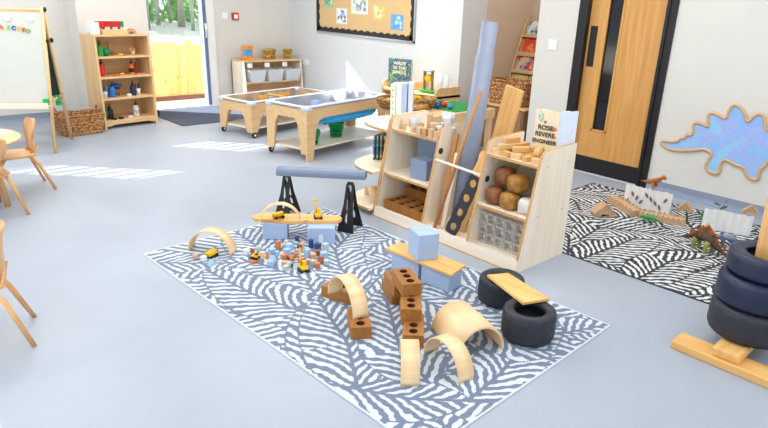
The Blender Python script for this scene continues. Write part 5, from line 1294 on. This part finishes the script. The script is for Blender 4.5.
# scattered coloured blocks
COLS = {'w': ('#e9ebe8', 'white'), 'br': ('#a4593a', 'reddish brown'), 'pg': ('#bccabf', 'pale sage'), 'cr': ('#dcd6cb', 'cream'), 'or': ('#cf8458', 'terracotta'), 'gb': ('#6c7f96', 'grey blue'), 'lb': ('#a9c4e6', 'light blue'), 'pe': ('#e0ab88', 'peach'), 'na': ('#2f4d85', 'navy blue'), 'te': ('#b4c9cc', 'pale teal'), 'gy': ('#b0b9b6', 'grey')}
sb = [(247, 254, 'w', 'box', .034, 'at the far left of the heap'), (252, 252.5, 'br', 'tri', .03, 'behind the small digger'), (259, 250.5, 'pg', 'box', .03, 'behind the small digger, farther right'), (262.5, 256.5, 'cr', 'box', .032, 'right of the small digger'), (268.5, 258.5, 'or', 'tri', .03, 'between the small digger and the heap'),
      (250.5, 259.5, 'gb', 'cyl', .026, 'left of the small digger'), (272, 254, 'lb', 'box', .04, 'at left in the heap'), (277, 255.5, 'lb', 'cyl', .03, 'second from left in the heap'), (273, 262, 'lb', 'tri', .045, 'lying in front of the heap at left'), (270.5, 265.5, 'lb', 'box', .035, 'nearest front left of the heap'),
      (278.3, 250, 'or', 'cylt', .036, 'standing tall at back left of the heap'), (286.5, 244.5, 'cr', 'cyl', .03, 'at the back between the blue foam blocks'), (289, 250, 'lb', 'box', .045, 'large, at the back of the heap'), (287, 254.5, 'lb', 'box', .04, 'in the middle left of the heap'), (284, 259, 'or', 'box', .032, 'at front left of the heap, square'),
      (284, 265.5, 'pe', 'box', .03, 'in front of the grey arch block, left'), (290.5, 259, 'or', 'arch', .055, 'arch shaped, in the heap'), (296, 257, 'or', 'cyl', .03, 'round, beside the terracotta arch'), (290, 266, 'gy', 'arch', .06, 'arch shaped, at the front of the heap'), (296.5, 268.5, 'pg', 'tri', .035, 'wedge in front of the heap left of the crane'),
      (286, 270, 'pg', 'box', .03, 'frontmost left of the heap'), (297, 240.5, 'na', 'cyl', .028, 'lying between the two foam blocks'), (302, 250, 'pe', 'cylt', .030, 'standing tall in the middle of the heap'), (311, 247, 'na', 'cylt', .032, 'standing tall at the back right of the heap'), (318, 248.5, 'na', 'box', .036, 'cube shaped, before the right foam block'),
      (320.5, 243, 'w', 'boxt', .040, 'upright, leaning before the right foam block'), (325.5, 252, 'te', 'boxt', .036, 'upright at the right of the heap'), (307.5, 257, 'lb', 'boxt', .033, 'upright in the middle right of the heap'), (313, 258.5, 'pe', 'box', .034, 'cube shaped, right of centre in the heap'), (318.5, 254.5, 'br', 'box', .032, 'behind the right part of the heap'),
      (324, 258, 'lb', 'box', .042, 'at the right edge of the heap'), (308, 263.5, 'pe', 'box', .030, 'just right of the crane boom'), (320.5, 262.5, 'br', 'tri', .040, 'at the front right of the heap'), (317.5, 267, 'or', 'box', .030, 'frontmost right of the heap'), (313, 264.5, 'te', 'box', .030, 'between crane and the terracotta block'),
      (327, 264.5, 'te', 'box', .032, 'last on the right of the heap'), (195.5, 258.5, 'pe', 'box', .028, 'alone left of the dump truck'), (204, 260.5, 'w', 'box', .030, 'alone in front of the dump truck'), (212, 264.5, 'lb', 'tri', .036, 'lying in front of the dump truck'), (300.5, 262, 'or', 'box', .028, 'behind the crane boom')]
for (px, py, c, kd, s_, wh) in sb:
    h_ = s_; kk = kd
    if kd in ('cylt', 'boxt'): h_ = s_*1.7; kk = kd[:3]
    d_ = (s_, s_, h_) if kd != 'arch' else (s_, s_*0.5, s_)
    block('small_block', P3(px, py, Z0), d_, plain('blk_' + c, COLS[c][0], .6, vary=.04), COLS[c][1] + ' small wooden block ' + wh, R_(random.uniform(0, 90)), 'block', .0015, None, {'tri': 'tri', 'box': 'box', 'cyl': 'cyl', 'arch': 'arch'}[kk])

# brick L with arch
def yaw_px(a, b_, z=0): v = at(*b_, z)-at(*a, z); return math.atan2(v.y, v.x)
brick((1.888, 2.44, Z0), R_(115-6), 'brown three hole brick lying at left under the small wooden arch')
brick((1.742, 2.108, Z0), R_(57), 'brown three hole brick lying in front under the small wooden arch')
# arch spanning them
zb = Z0+0.0672
a1_ = at(335, 292, zb); a2_ = at(361, 318, zb); ca_ = (a1_+a2_)/2; dv = a2_-a1_
arch((ca_.x, ca_.y, zb), dv.length/2, 0.085, 0.007, math.atan2(dv.y, dv.x), 'wooden arch bridging two brown bricks on the rug')
# middle brick stack
MS = [((1.902, 1.875, Z0), 45, 'lowest front brown brick of the stepped brick stack'), ((2.035, 2.035, Z0), 52, 'lowest middle brown brick of the stepped brick stack'), ((2.135, 2.265, Z0), 64, 'lowest back brown brick of the stepped brick stack'),
      ((1.985, 1.985, Z0+.0675), 47, 'second level front brown brick of the stepped brick stack'), ((2.112, 2.222, Z0+.0675), 64, 'second level back brown brick of the stepped brick stack'),
      ((2.068, 2.108, Z0+.135), 64, 'topmost brown brick of the stepped brick stack')]
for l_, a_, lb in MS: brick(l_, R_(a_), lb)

# blue blocks, plank, cube
foam((2.435, 2.45, Z0), (0.215, 0.125, 0.115), R_(97), 'pale blue foam block at left under the plank that carries the tall blue block')
foam((2.45, 2.205, Z0), (0.21, 0.125, 0.115), R_(95), 'pale blue foam block at right under the plank that carries the tall blue block')
zq = Z0+0.116
q = [at(385.6, 248.3, zq+.013), at(399.7, 242, zq+.013), at(465.5, 264.8, zq+.013), at(451.4, 275, zq+.013)]
ob = MB().prism([(v.x, v.y) for v in q], zq, zq+0.014, 'z').build('flat_plank', PINE('y')); tag(ob, 'flat pine plank across two blue blocks under the tall blue block', 'plank')
a_ = at(407.6, 251.5, zq+.015); b_ = at(417.7, 261.6, zq+.015); c_ = at(436.5, 257.7, zq+.015)
u_ = (b_-a_).normalized(); e1 = (b_-a_).length; 
v_ = Vector((-u_.y, u_.x, 0)); v_ = v_ if v_.dot(c_-b_) > 0 else -v_; e2_ = (c_-b_).length
cc_ = b_ - u_*e1/2 + v_*e2_/2
foam((cc_.x, cc_.y, zq+.0145), (e1, e2_, 0.165), math.atan2(u_.y, u_.x), 'tall pale blue foam block standing on the flat pine plank')

# half pipe, arches
fr2 = at(503.8, 348.4, Z0); fl2 = Vector((1.925, 1.595, Z0)); pf = (fl2+fr2)/2; wv = fr2-fl2
wa = math.atan2(wv.y, wv.x)
axd = Vector((-math.sin(wa), math.cos(wa), 0)); Lp = 0.29
cpp = pf + axd*Lp/2
o = MB(); rr_ = wv.length/2*1.0
o.arc(rr_, Lp, 0.010, n=30); bmesh.ops.scale(o.bm, vec=(1, 1, 0.145/rr_), verts=o.bm.verts)
ob = o.build('wooden_tunnel', ARCHM, None, (cpp.x, cpp.y, Z0), wa); tag(ob, 'wide pale plywood half tunnel standing beside the tyres', 'tunnel')
# upright arch seen end on
dn = Vector((0.66, 0.75, 0)).normalized(); r_ = 0.135
n0 = (at(401, 386, Z0)+at(419, 387, Z0))/2; ctr = n0 + dn*r_
arch((ctr.x, ctr.y, Z0), r_, 0.085, 0.007, math.atan2(dn.y, dn.x), 'pale wooden arch seen end on in front of the stepped brick stack')
a1_ = at(431, 351, Z0); a2_ = at(466, 381, Z0); ca_ = (a1_+a2_)/2; dv = a2_-a1_
arch((ca_.x, ca_.y, Z0), dv.length/2+0.003, 0.085, 0.007, math.atan2(dv.y, dv.x), 'pale wooden arch standing in front of the half tunnel')

# tyres
def tyre(name, loc, r, h, mat, label, tilt=None):
    t = thing(name, label, 'tyre', loc)
    ri = r*0.56; e = h*0.16
    prof_ = [(ri, e*0.6), (ri+0.012, 0.004), (r*0.86, 0), (r*0.95, e*0.35), (r*0.99, e*1.0), (r, h*0.3), (r, h*0.7), (r*0.99, h-e*1.0), (r*0.95, h-e*0.35), (r*0.86, h), (ri+0.014, h-0.004), (ri, h-e*0.6), (ri+0.004, h-e*1.4), (r*0.84, h*0.72), (r*0.86, h*0.28), (ri+0.004, e*1.4)]
    MB().lathe(prof_, (0, 0, 0), 56, None, True).build('casing', mat, t)
    g = MB()
    for zz_ in (h*0.80, h*0.2): g.lathe([(r*0.965, zz_-0.002), (r*0.999, zz_-0.002), (r*0.999, zz_+0.002), (r*0.965, zz_+0.002)], (0, 0, 0), 56, None, True)
    g.build('moulded_rib', mat, t)
    return t
tyre('rubber_tyre', (2.362, 1.508, Z0), 0.137, 0.160, RUBBER, 'nearest small black tyre on the rug under the plank end')
tyre('rubber_tyre', (2.565, 1.845, Z0), 0.130, 0.150, RUBBER, 'farther small black tyre on the rug behind the nearest one')
zq = Z0+0.162
q = [at(487, 277, zq), at(508, 275, zq), at(549, 301, zq), at(523, 305, zq)]
ob = MB().prism([(v.x, v.y) for v in q], 0, 0.014, 'z').build('tyre_plank', PINE('y'), None, (0, 0, zq)); tag(ob, 'pine plank laid from the farther tyre onto the nearest tyre', 'plank')
# tyre stack at right on timber base
bs_ = thing('timber_stand', 'heavy pine timber stand carrying the stack of three tyres', 'stand', (3.15, 0.72, 0))
TM = PINE('x')
MB().b2(-0.31, -0.18, -0.75, 0.245, 0.0, 0.042, 0.004).build('foot_beam', PINE('y'), bs_)
MB().b2(0.22, 0.34, -0.75, 0.27, 0.0, 0.042, 0.004).build('foot_beam', PINE('y'), bs_)
MB().b2(-0.29, 0.33, -0.07, 0.06, 0.043, 0.086, 0.004).build('cross_beam', TM, bs_)
o = tyre('rubber_tyre', (3.155, 0.715, 0.0865), 0.20, 0.168, RUBBER, 'bottom black tyre of the stack of three on the timber stand')
o = tyre('rubber_tyre', (3.165, 0.715, 0.255), 0.198, 0.150, RUBBERN, 'middle navy black tyre of the stack of three')
o = tyre('rubber_tyre', (3.18, 0.715, 0.4055), 0.182, 0.115, RUBBERN, 'top navy black tyre of the stack of three with a post in its hole')
pv0 = Vector((3.17, 0.73, 0.12)); pv1 = Vector((3.22, 0.775, 0.95))
plank_between(pv0, pv1, 0.062, 0.045, PINE('z'), 'timber_post', 'square pine post standing up through the tyre stack', (-1, -.2, 0), cat='post')

# ================================================================ RUG 2 TOYS & WALL DINOSAUR
# wall dinosaur : outline (px on wall plane x=5.5 measured from the photograph)
def atX(px, py, X):
    d = CF + CR*((px-CX)/FPX) - CU*((py-CY)/FPX); return CAMLOC + d*(X/d.x)
def cr2(x, y): return (660+x/4.51, 95+y/4.51)
ol = [(5, 205), (50, 210), (85, 208), (100, 190), (112, 196), (125, 175), (140, 182), (155, 168), (150, 135), (165, 122), (210, 135), (222, 148), (218, 95), (228, 78), (262, 85), (300, 112), (312, 70), (335, 40), (362, 50), (385, 80), (395, 130), (430, 88), (458, 82), (475, 100), (478, 165), (500, 150), (520, 130), (540, 140), (545, 170), (535, 195), (560, 190), (600, 185), (640, 200), (650, 215), (630, 240), (590, 250), (550, 255), (500, 285), (470, 325), (450, 335), (448, 375), (430, 382), (400, 372), (385, 345), (382, 325), (340, 315), (295, 285), (272, 310), (272, 348), (255, 355), (222, 345), (208, 325), (215, 300), (238, 270), (225, 252), (200, 242), (140, 250), (60, 250), (15, 228)]
pts = [atX(*cr2(*p), XW) for p in ol]; yz = [(p.y, p.z) for p in pts]
def smooth(P, it=2):
    for _ in range(it):
        Q = []
        for i in range(len(P)):
            a, b = Vector(P[i]), Vector(P[(i+1) % len(P)]); Q += [tuple(a.lerp(b, .25)), tuple(a.lerp(b, .75))]
        P = Q
    return P
yz = smooth(yz, 2)
cy0 = sum(p[0] for p in yz)/len(yz); cz0 = sum(p[1] for p in yz)/len(yz)
dn_ = thing('dinosaur_mirror', 'stegosaurus shaped wall panel with blue glitter face and tan wooden rim', 'wall panel', (XW, cy0, cz0))
loc_ = [(a-cy0, b-cz0) for a, b in yz]
GL, nt, b = newmat('blue_glitter')
tc = N(nt, 'ShaderNodeTexCoord'); no = N(nt, 'ShaderNodeTexNoise'); no.inputs['Scale'].default_value = 6; no2 = N(nt, 'ShaderNodeTexVoronoi'); no2.inputs['Scale'].default_value = 90
nt.links.new(tc.outputs['Object'], no.inputs['Vector']); nt.links.new(tc.outputs['Object'], no2.inputs['Vector'])
r = ramp(nt, [(0.35, lin('#8dbff2')), (0.5, lin('#a3b6ef')), (0.65, lin('#93cbf0'))]); nt.links.new(no.outputs['Fac'], r.inputs['Fac'])
mx = N(nt, 'ShaderNodeMix', data_type='RGBA', blend_type='SOFT_LIGHT'); mx.inputs[0].default_value = 0.18; nt.links.new(r.outputs['Color'], mx.inputs[6]); nt.links.new(no2.outputs['Color'], mx.inputs[7])
nt.links.new(mx.outputs[2], b.inputs['Base Color']); b.inputs['Roughness'].default_value = 0.4
MB().prism(loc_, -0.012, -0.001, 'x').build('glitter_face', GL, dn_)
rim = MB(); P_ = [Vector((-0.012, a, b)) for a, b in loc_]; rim.tube(P_+[P_[0], P_[1]], 0.0135, 8, False); rim.build('rim', wood('mdf_rim', '#d9b384', '#cda373', 'y'), dn_)

KRAFT = plain('kraft_wood', '#c4a07a', 0.75, vary=0.12, scale=40)
def low_wall(p, q, h, w_, label, name='castle_wall', mat=KRAFT, notch=8):
    d_ = Vector(q)-Vector(p); L_ = d_.length; t = thing(name, label, 'toy wall', (p[0], p[1], Z0), math.atan2(d_.y, d_.x))
    out = [(0, 0), (L_, 0)]; n = notch
    for k in range(n):
        a = L_*(1-k/n); b_ = L_*(1-(k+0.5)/n); c_ = L_*(1-(k+1)/n); out += [(a, h), (b_, h), (b_, h*0.78), (c_, h*0.78)]
    MB().prism(out, -w_/2, -w_/2+0.008, 'y').build('wall_face', mat, t); MB().prism(out, w_/2-0.008, w_/2, 'y').build('wall_face', mat, t)
    MB().b2(0.0, L_, -w_/2+0.008, w_/2-0.008, 0, h*0.72).build('walkway', mat, t)
    return t
a_ = at(613, 213, 0); b_ = at(657, 222, 0); c_ = at(691, 223, 0)
low_wall((4.84, 2.40), (4.63, 2.07), 0.065, 0.10, 'low brown toy castle wall at left in front of the first white fence', notch=7)
low_wall((4.64, 2.04), (4.75, 1.71), 0.06, 0.10, 'low brown toy castle wall at right in front of the first white fence', notch=9)
def gable(loc, w_, h, d_, rot, label):
    t = thing('toy_castle_roof', label, 'toy', loc, rot)
    MB().prism([(-w_/2, 0), (-w_/2, h*.25), (0, h), (w_/2, h*.25), (w_/2, 0), (w_*.18, 0), (w_*.18, h*.22), (-w_*.18, h*.22), (-w_*.18, 0)], -d_/2, d_/2, 'y').build('body', KRAFT, t)
    MB().prism([(-w_/2-.01, h*.27), (0, h+.012), (w_/2+.01, h*.27), (w_/2+.01, h*.2), (0, h-.004), (-w_/2-.01, h*.2)], -d_/2-.006, d_/2+.006, 'y').build('roof', KRAFT, t)
    return t
p = at(600, 217, 0); gable((p.x+.04, p.y, Z0), 0.17, 0.10, 0.09, R_(-38), 'small brown gabled toy castle house at the left of the toys on the far rug')
p = at(683, 219, 0); gable((p.x, p.y, Z0+.062), 0.10, 0.07, 0.05, R_(-75), 'small brown gabled roof piece at right end of the low brown wall')
p = at(706, 237, 0); gable((p.x, p.y, Z0), 0.11, 0.09, 0.04, R_(-60), 'small brown triangular piece leaning on the second white fence')
def white_fence(p0, p1, h, label, n=14, prints=False):
    p0, p1 = Vector(p0), Vector(p1); d_ = p1-p0; L_ = d_.length
    t = thing('white_fence', label, 'toy fence', (p0.x, p0.y, Z0), math.atan2(d_.y, d_.x))
    m_ = MB(); pw = L_/n; rnd = random.Random(int(L_*1000))
    for k in range(n):
        off = 0.012 if k % 2 else -0.012
        hh = h*(0.94+0.08*rnd.random())
        m_.prism([(k*pw, -0.006 if k % 2 else 0.006), ((k+1)*pw, 0.006 if k % 2 else -0.006), ((k+1)*pw, (0.006 if k % 2 else -0.006)+0.004), (k*pw, (-0.006 if k % 2 else 0.006)+0.004)], 0, hh, 'z')
    m_.build('folded_panel', WHITE, t)
    if prints:
        LP_ = plain('leaf_print', '#7a6458', 0.8, vary=.3)
        for k in range(9):
            u_ = L_*(0.08+0.1*k); zc = h*(0.25+0.5*((k*5) % 7)/7); a_ = rnd.uniform(-.8, .8)
            pts_ = [(u_+0.028*math.cos(a_+PI/2)*s_+0.010*math.cos(a_)*w__, zc+0.028*math.sin(a_+PI/2)*s_+0.010*math.sin(a_)*w__) for s_, w__ in ((-1, 0), (-.3, 1), (.3, 1), (1, 0), (.3, -1), (-.3, -1))]
            MB().prism(pts_, -0.0105, -0.0085, 'y').build('leaf_print', LP_, t)

    return t
white_fence((4.83, 2.285), (4.89, 1.90), 0.19, 'white folded paper fence with dark leaf prints behind the low brown wall', 12, True)
white_fence((4.80, 1.60), (4.90, 1.27), 0.165, 'plain white folded paper fence at right by the tyre stack', 12)
p = at(755, 222, 0); gable((4.92, 1.31, 0.172), 0.10, 0.07, 0.04, R_(-70), 'small brown roof piece resting on the right end of the plain white fence')
DCOL = {'steg': plain('steg_brown', '#4b3423', .6, vary=.5, scale=30), 'olive': plain('olive_leg', '#8f9a4a', .6, vary=.3, scale=30), 'orange': plain('spike_or', '#96562c', .6, vary=.4, scale=40), 'croc': plain('croc_green', '#1f9a52', .5), 'rex': plain('rex_or', '#a9622c', .6, vary=.4, scale=30), 'blue': plain('dino_blue', '#3a6ea8', .6, vary=.3), 'dk': plain('dino_dark', '#33302f', .6, vary=.4, scale=30)}
# stegosaurus
st = thing('toy_stegosaurus', 'brown toy stegosaurus with orange plates and olive legs on the far rug', 'toy dinosaur', (4.31, 1.39, Z0), R_(72))
o = MB(); o.tube([(0.175, 0, 0.05), (0.145, 0, 0.065), (0.11, 0, 0.075), (0.06, 0, 0.095), (0.0, 0, 0.11), (-0.06, 0, 0.095), (-0.11, 0, 0.065), (-0.16, 0, 0.045), (-0.22, 0.01, 0.035), (-0.28, 0.02, 0.04)], [0.008, 0.015, 0.016, 0.026, 0.040, 0.034, 0.020, 0.012, 0.008, 0.003], 12)
o.build('body', DCOL['steg'], st)
for (x_, y_, h_) in ((0.055, 0.025, .08), (0.055, -0.025, .08), (-0.05, 0.028, .09), (-0.05, -0.028, .09)):
    MB().tube([(x_, y_, h_), (x_+0.008, y_*1.3, h_*.5), (x_+0.002, y_*1.3, 0.008), (x_+0.014, y_*1.3, 0.004)], [0.022, 0.015, 0.013, 0.012], 8).build('leg', DCOL['olive'], st)
for k in range(11):
    x_ = 0.13-0.033*k; zt_ = 0.09+0.055*math.exp(-((x_-0.0)/0.09)**2); s_ = 0.014+0.026*math.exp(-((x_)/0.08)**2)
    MB().prism([(x_-s_*.5, zt_-0.02), (x_-s_*.75, zt_+s_*.5), (x_, zt_+s_*1.3), (x_+s_*.75, zt_+s_*.5), (x_+s_*.5, zt_-0.02)], -0.003+(0.008 if k % 2 else -0.008), 0.003+(0.008 if k % 2 else -0.008), 'y').build('back_plate', DCOL['orange'], st)
def quad_toy(name, label, loc, rot, s, mat, legmat, neck=None, horn=False, biped=False, tail=1.0):
    t = thing(name, label, 'toy dinosaur' if 'dino' in label or 'tyranno' in label else 'toy animal', loc, rot)
    o = MB()
    if biped: o.tube([(0.10*s, 0, 0.125*s), (0.075*s, 0, 0.135*s), (0.05*s, 0, 0.115*s), (0.0, 0, 0.08*s), (-0.05*s, 0, 0.065*s), (-0.13*s*tail, 0, 0.05*s)], [0.010*s, 0.020*s, 0.015*s, 0.026*s, 0.018*s, 0.003*s], 10)
    else: o.tube([(0.10*s, 0, 0.055*s), (0.075*s, 0, 0.07*s), (0.045*s, 0, 0.06*s), (0.0, 0, 0.065*s), (-0.05*s, 0, 0.055*s), (-0.14*s*tail, 0, 0.02*s)], [0.010*s, 0.020*s, 0.020*s, 0.030*s, 0.022*s, 0.003*s], 10)
    o.build('body', mat, t)
    if biped:
        for y_ in (-1, 1):
            MB().tube([(-0.005*s, y_*0.02*s, 0.07*s), (0.012*s, y_*0.024*s, 0.04*s), (-0.006*s, y_*0.024*s, 0.02*s), (0.018*s, y_*0.024*s, 0.004*s)], [0.016*s, 0.010*s, 0.006*s, 0.006*s], 8).build('leg', legmat, t)
            MB().tube([(0.04*s, y_*0.014*s, 0.095*s), (0.06*s, y_*0.016*s, 0.08*s)], [0.005*s, 0.003*s], 6).build('arm', legmat, t)
    else:
        for (x_, y_) in ((0.035, 1), (0.035, -1), (-0.035, 1), (-0.035, -1)):
            MB().tube([(x_*s, y_*0.02*s, 0.05*s), (x_*s*1.1, y_*0.026*s, 0.025*s), (x_*s*1.2, y_*0.028*s, 0.003)], [0.014*s, 0.009*s, 0.009*s], 8).build('leg', legmat, t)
    if horn:
        q_ = MB()
        for y_ in (-1, 1): q_.tube([(0.08*s, y_*0.012*s, 0.08*s), (0.125*s, y_*0.014*s, 0.105*s)], [0.005*s, 0.001*s], 6)
        q_.build('horn', PAPER, t)
        MB().lathe([(0, 0), (0.03*s, 0.006*s), (0, 0.008*s)], (0.055*s, 0, 0.08*s), 12, Matrix.Rotation(PI/2-.4, 3, 'Y')).build('frill', legmat, t)
    return t
quad_toy('toy_crocodile', 'bright green toy crocodile at the foot of the low brown wall', P3(648, 222, Z0), R_(120), 0.65, DCOL['croc'], DCOL['croc'])
quad_toy('toy_tyrannosaur', 'orange brown toy tyrannosaur dinosaur standing on the white fence with leaf prints', (4.865, 2.06, 0.19), R_(-95), 0.95, DCOL['rex'], DCOL['rex'], biped=True)
quad_toy('toy_triceratops', 'blue grey toy horned dinosaur in front of the plain white fence', P3(727, 244, Z0), R_(120), 0.8, plain('grey_dino', '#7e8894', .6, vary=.3), DCOL['blue'], horn=True)
quad_toy('toy_pterosaur', 'dark toy dinosaur at the left end of the white fence by the door frame', (4.95, 2.215, 0.006), R_(100), 0.95, DCOL['dk'], plain('tan_d', '#b9a68a', .6), biped=True)
quad_toy('toy_dinosaur', 'dark toy dinosaur on the rug between the fence and the tyre stack', (4.60, 1.12, Z0), R_(200), 1.3, plain('dk_olive', '#2f3a2e', .6, vary=.4, scale=30), DCOL['dk'])
# leafy sprigs
def sprig(loc, label, n=5, h=0.15, col='#2f6f3a', lean=0.3, seed=1):
    t = thing('leafy_sprig', label, 'leaves', loc); rnd = random.Random(seed)
    MB().tube([(0, 0, 0), (0.01, 0.0, h*.5), (0.01, -lean*.15, h)], [0.003, 0.0025, 0.001], 6).build('stem', plain('stem_br', '#5a4a32', .8), t)
    for k in range(n):
        a = k*2.4+rnd.random(); z_ = h*(0.35+0.65*k/n); L_ = 0.075; o = MB()
        d_ = Vector((math.cos(a), math.sin(a), rnd.uniform(-.3, .6))).normalized(); s_ = d_.cross(Vector((0, 0, 1))).normalized()*0.022; b0 = Vector((0.01, 0, z_))
        P_ = [b0, b0+d_*L_*.35+s_, b0+d_*L_*.7+s_*.8, b0+d_*L_, b0+d_*L_*.7-s_*.8, b0+d_*L_*.35-s_]
        vs = [o.bm.verts.new(p_) for p_ in P_]; o.bm.faces.new(vs); o.build('leaf', plain('leaf_' + col, col, .5, vary=.2), t)
    return t
p = at(703, 226, 0); sprig((p.x, p.y, Z0), 'green leafy sprig standing at the left end of the plain white fence', 5, .15, '#3d7a3a', seed=2)
p = at(715, 222, 0); sprig((4.90, 1.53, Z0), 'dark green leafy sprig rising behind the plain white fence', 5, .24, '#2b5538', seed=5)
p = at(766, 225, 0); sprig((4.85, 1.12, Z0), 'dark leafy sprig behind the timber post at the right edge', 7, .34, '#28402f', seed=9)
o = MB(); q = [atX(716, 200, 5.0)]; o.bm.free()

# ================================================================ LIGHT
wd = bpy.data.worlds.new('world'); SC.world = wd; wd.use_nodes = True
bg = wd.node_tree.nodes['Background']; bg.inputs['Color'].default_value = lin('#e9f1fb'); bg.inputs['Strength'].default_value = 1.35
sun_d = bpy.data.lights.new('sun', 'SUN'); sun_d.energy = 28.0; sun_d.angle = R_(0.3); sun_d.color = (1.0, 0.96, 0.9)
sun = bpy.data.objects.new('sun', sun_d); COL.objects.link(sun)
sun.rotation_mode = 'QUATERNION'; sun.rotation_quaternion = Vector((1, -1, -0.71)).to_track_quat('-Z', 'Y'); sun.location = (-3, 12, 6)
def area(name, loc, sx, sy, e, col=(1, 1, 1), rot=(0, 0, 0)):
    l = bpy.data.lights.new(name, 'AREA'); l.shape = 'RECTANGLE'; l.size = sx; l.size_y = sy; l.energy = e; l.color = col
    o = bpy.data.objects.new(name, l); COL.objects.link(o); o.location = loc; o.rotation_euler = rot; return o
for (x_, y_, e_) in ((0.5, 2.2, 36), (3.6, 2.2, 44), (0.5, 5.6, 52), (3.6, 5.6, 66)):
    area('ceiling_fill', (x_, y_, 2.96), 1.8, 1.8, e_, (1.0, 0.985, 0.96))  # unseen fill lamps added under the ceiling to light the room softly
area('ceiling_fill', (1.6, 7.2, 2.96), 1.5, 0.8, 30, (1.0, 0.985, 0.96))  # extra fill added to brighten the wall by the easel
area('ceiling_fill', (6.3, 4.2, 2.96), 0.6, 0.6, 9, (1.0, 0.93, 0.84))  # small warm fill added to lift the alcove walls

sp_d = bpy.data.lights.new('added_corner_fill', 'SPOT'); sp_d.energy = 520; sp_d.spot_size = R_(34); sp_d.spot_blend = 0.6; sp_d.shadow_soft_size = 0.15  # added spot brightening floor and trays in the far corner, no real fitting
sp_ = bpy.data.objects.new('added_corner_fill', sp_d); COL.objects.link(sp_); sp_.location = (5.0, 5.45, 2.95)
sp_.rotation_mode = 'QUATERNION'; sp_.rotation_quaternion = Vector((-0.04, -0.0, -1)).to_track_quat('-Z', 'Y')
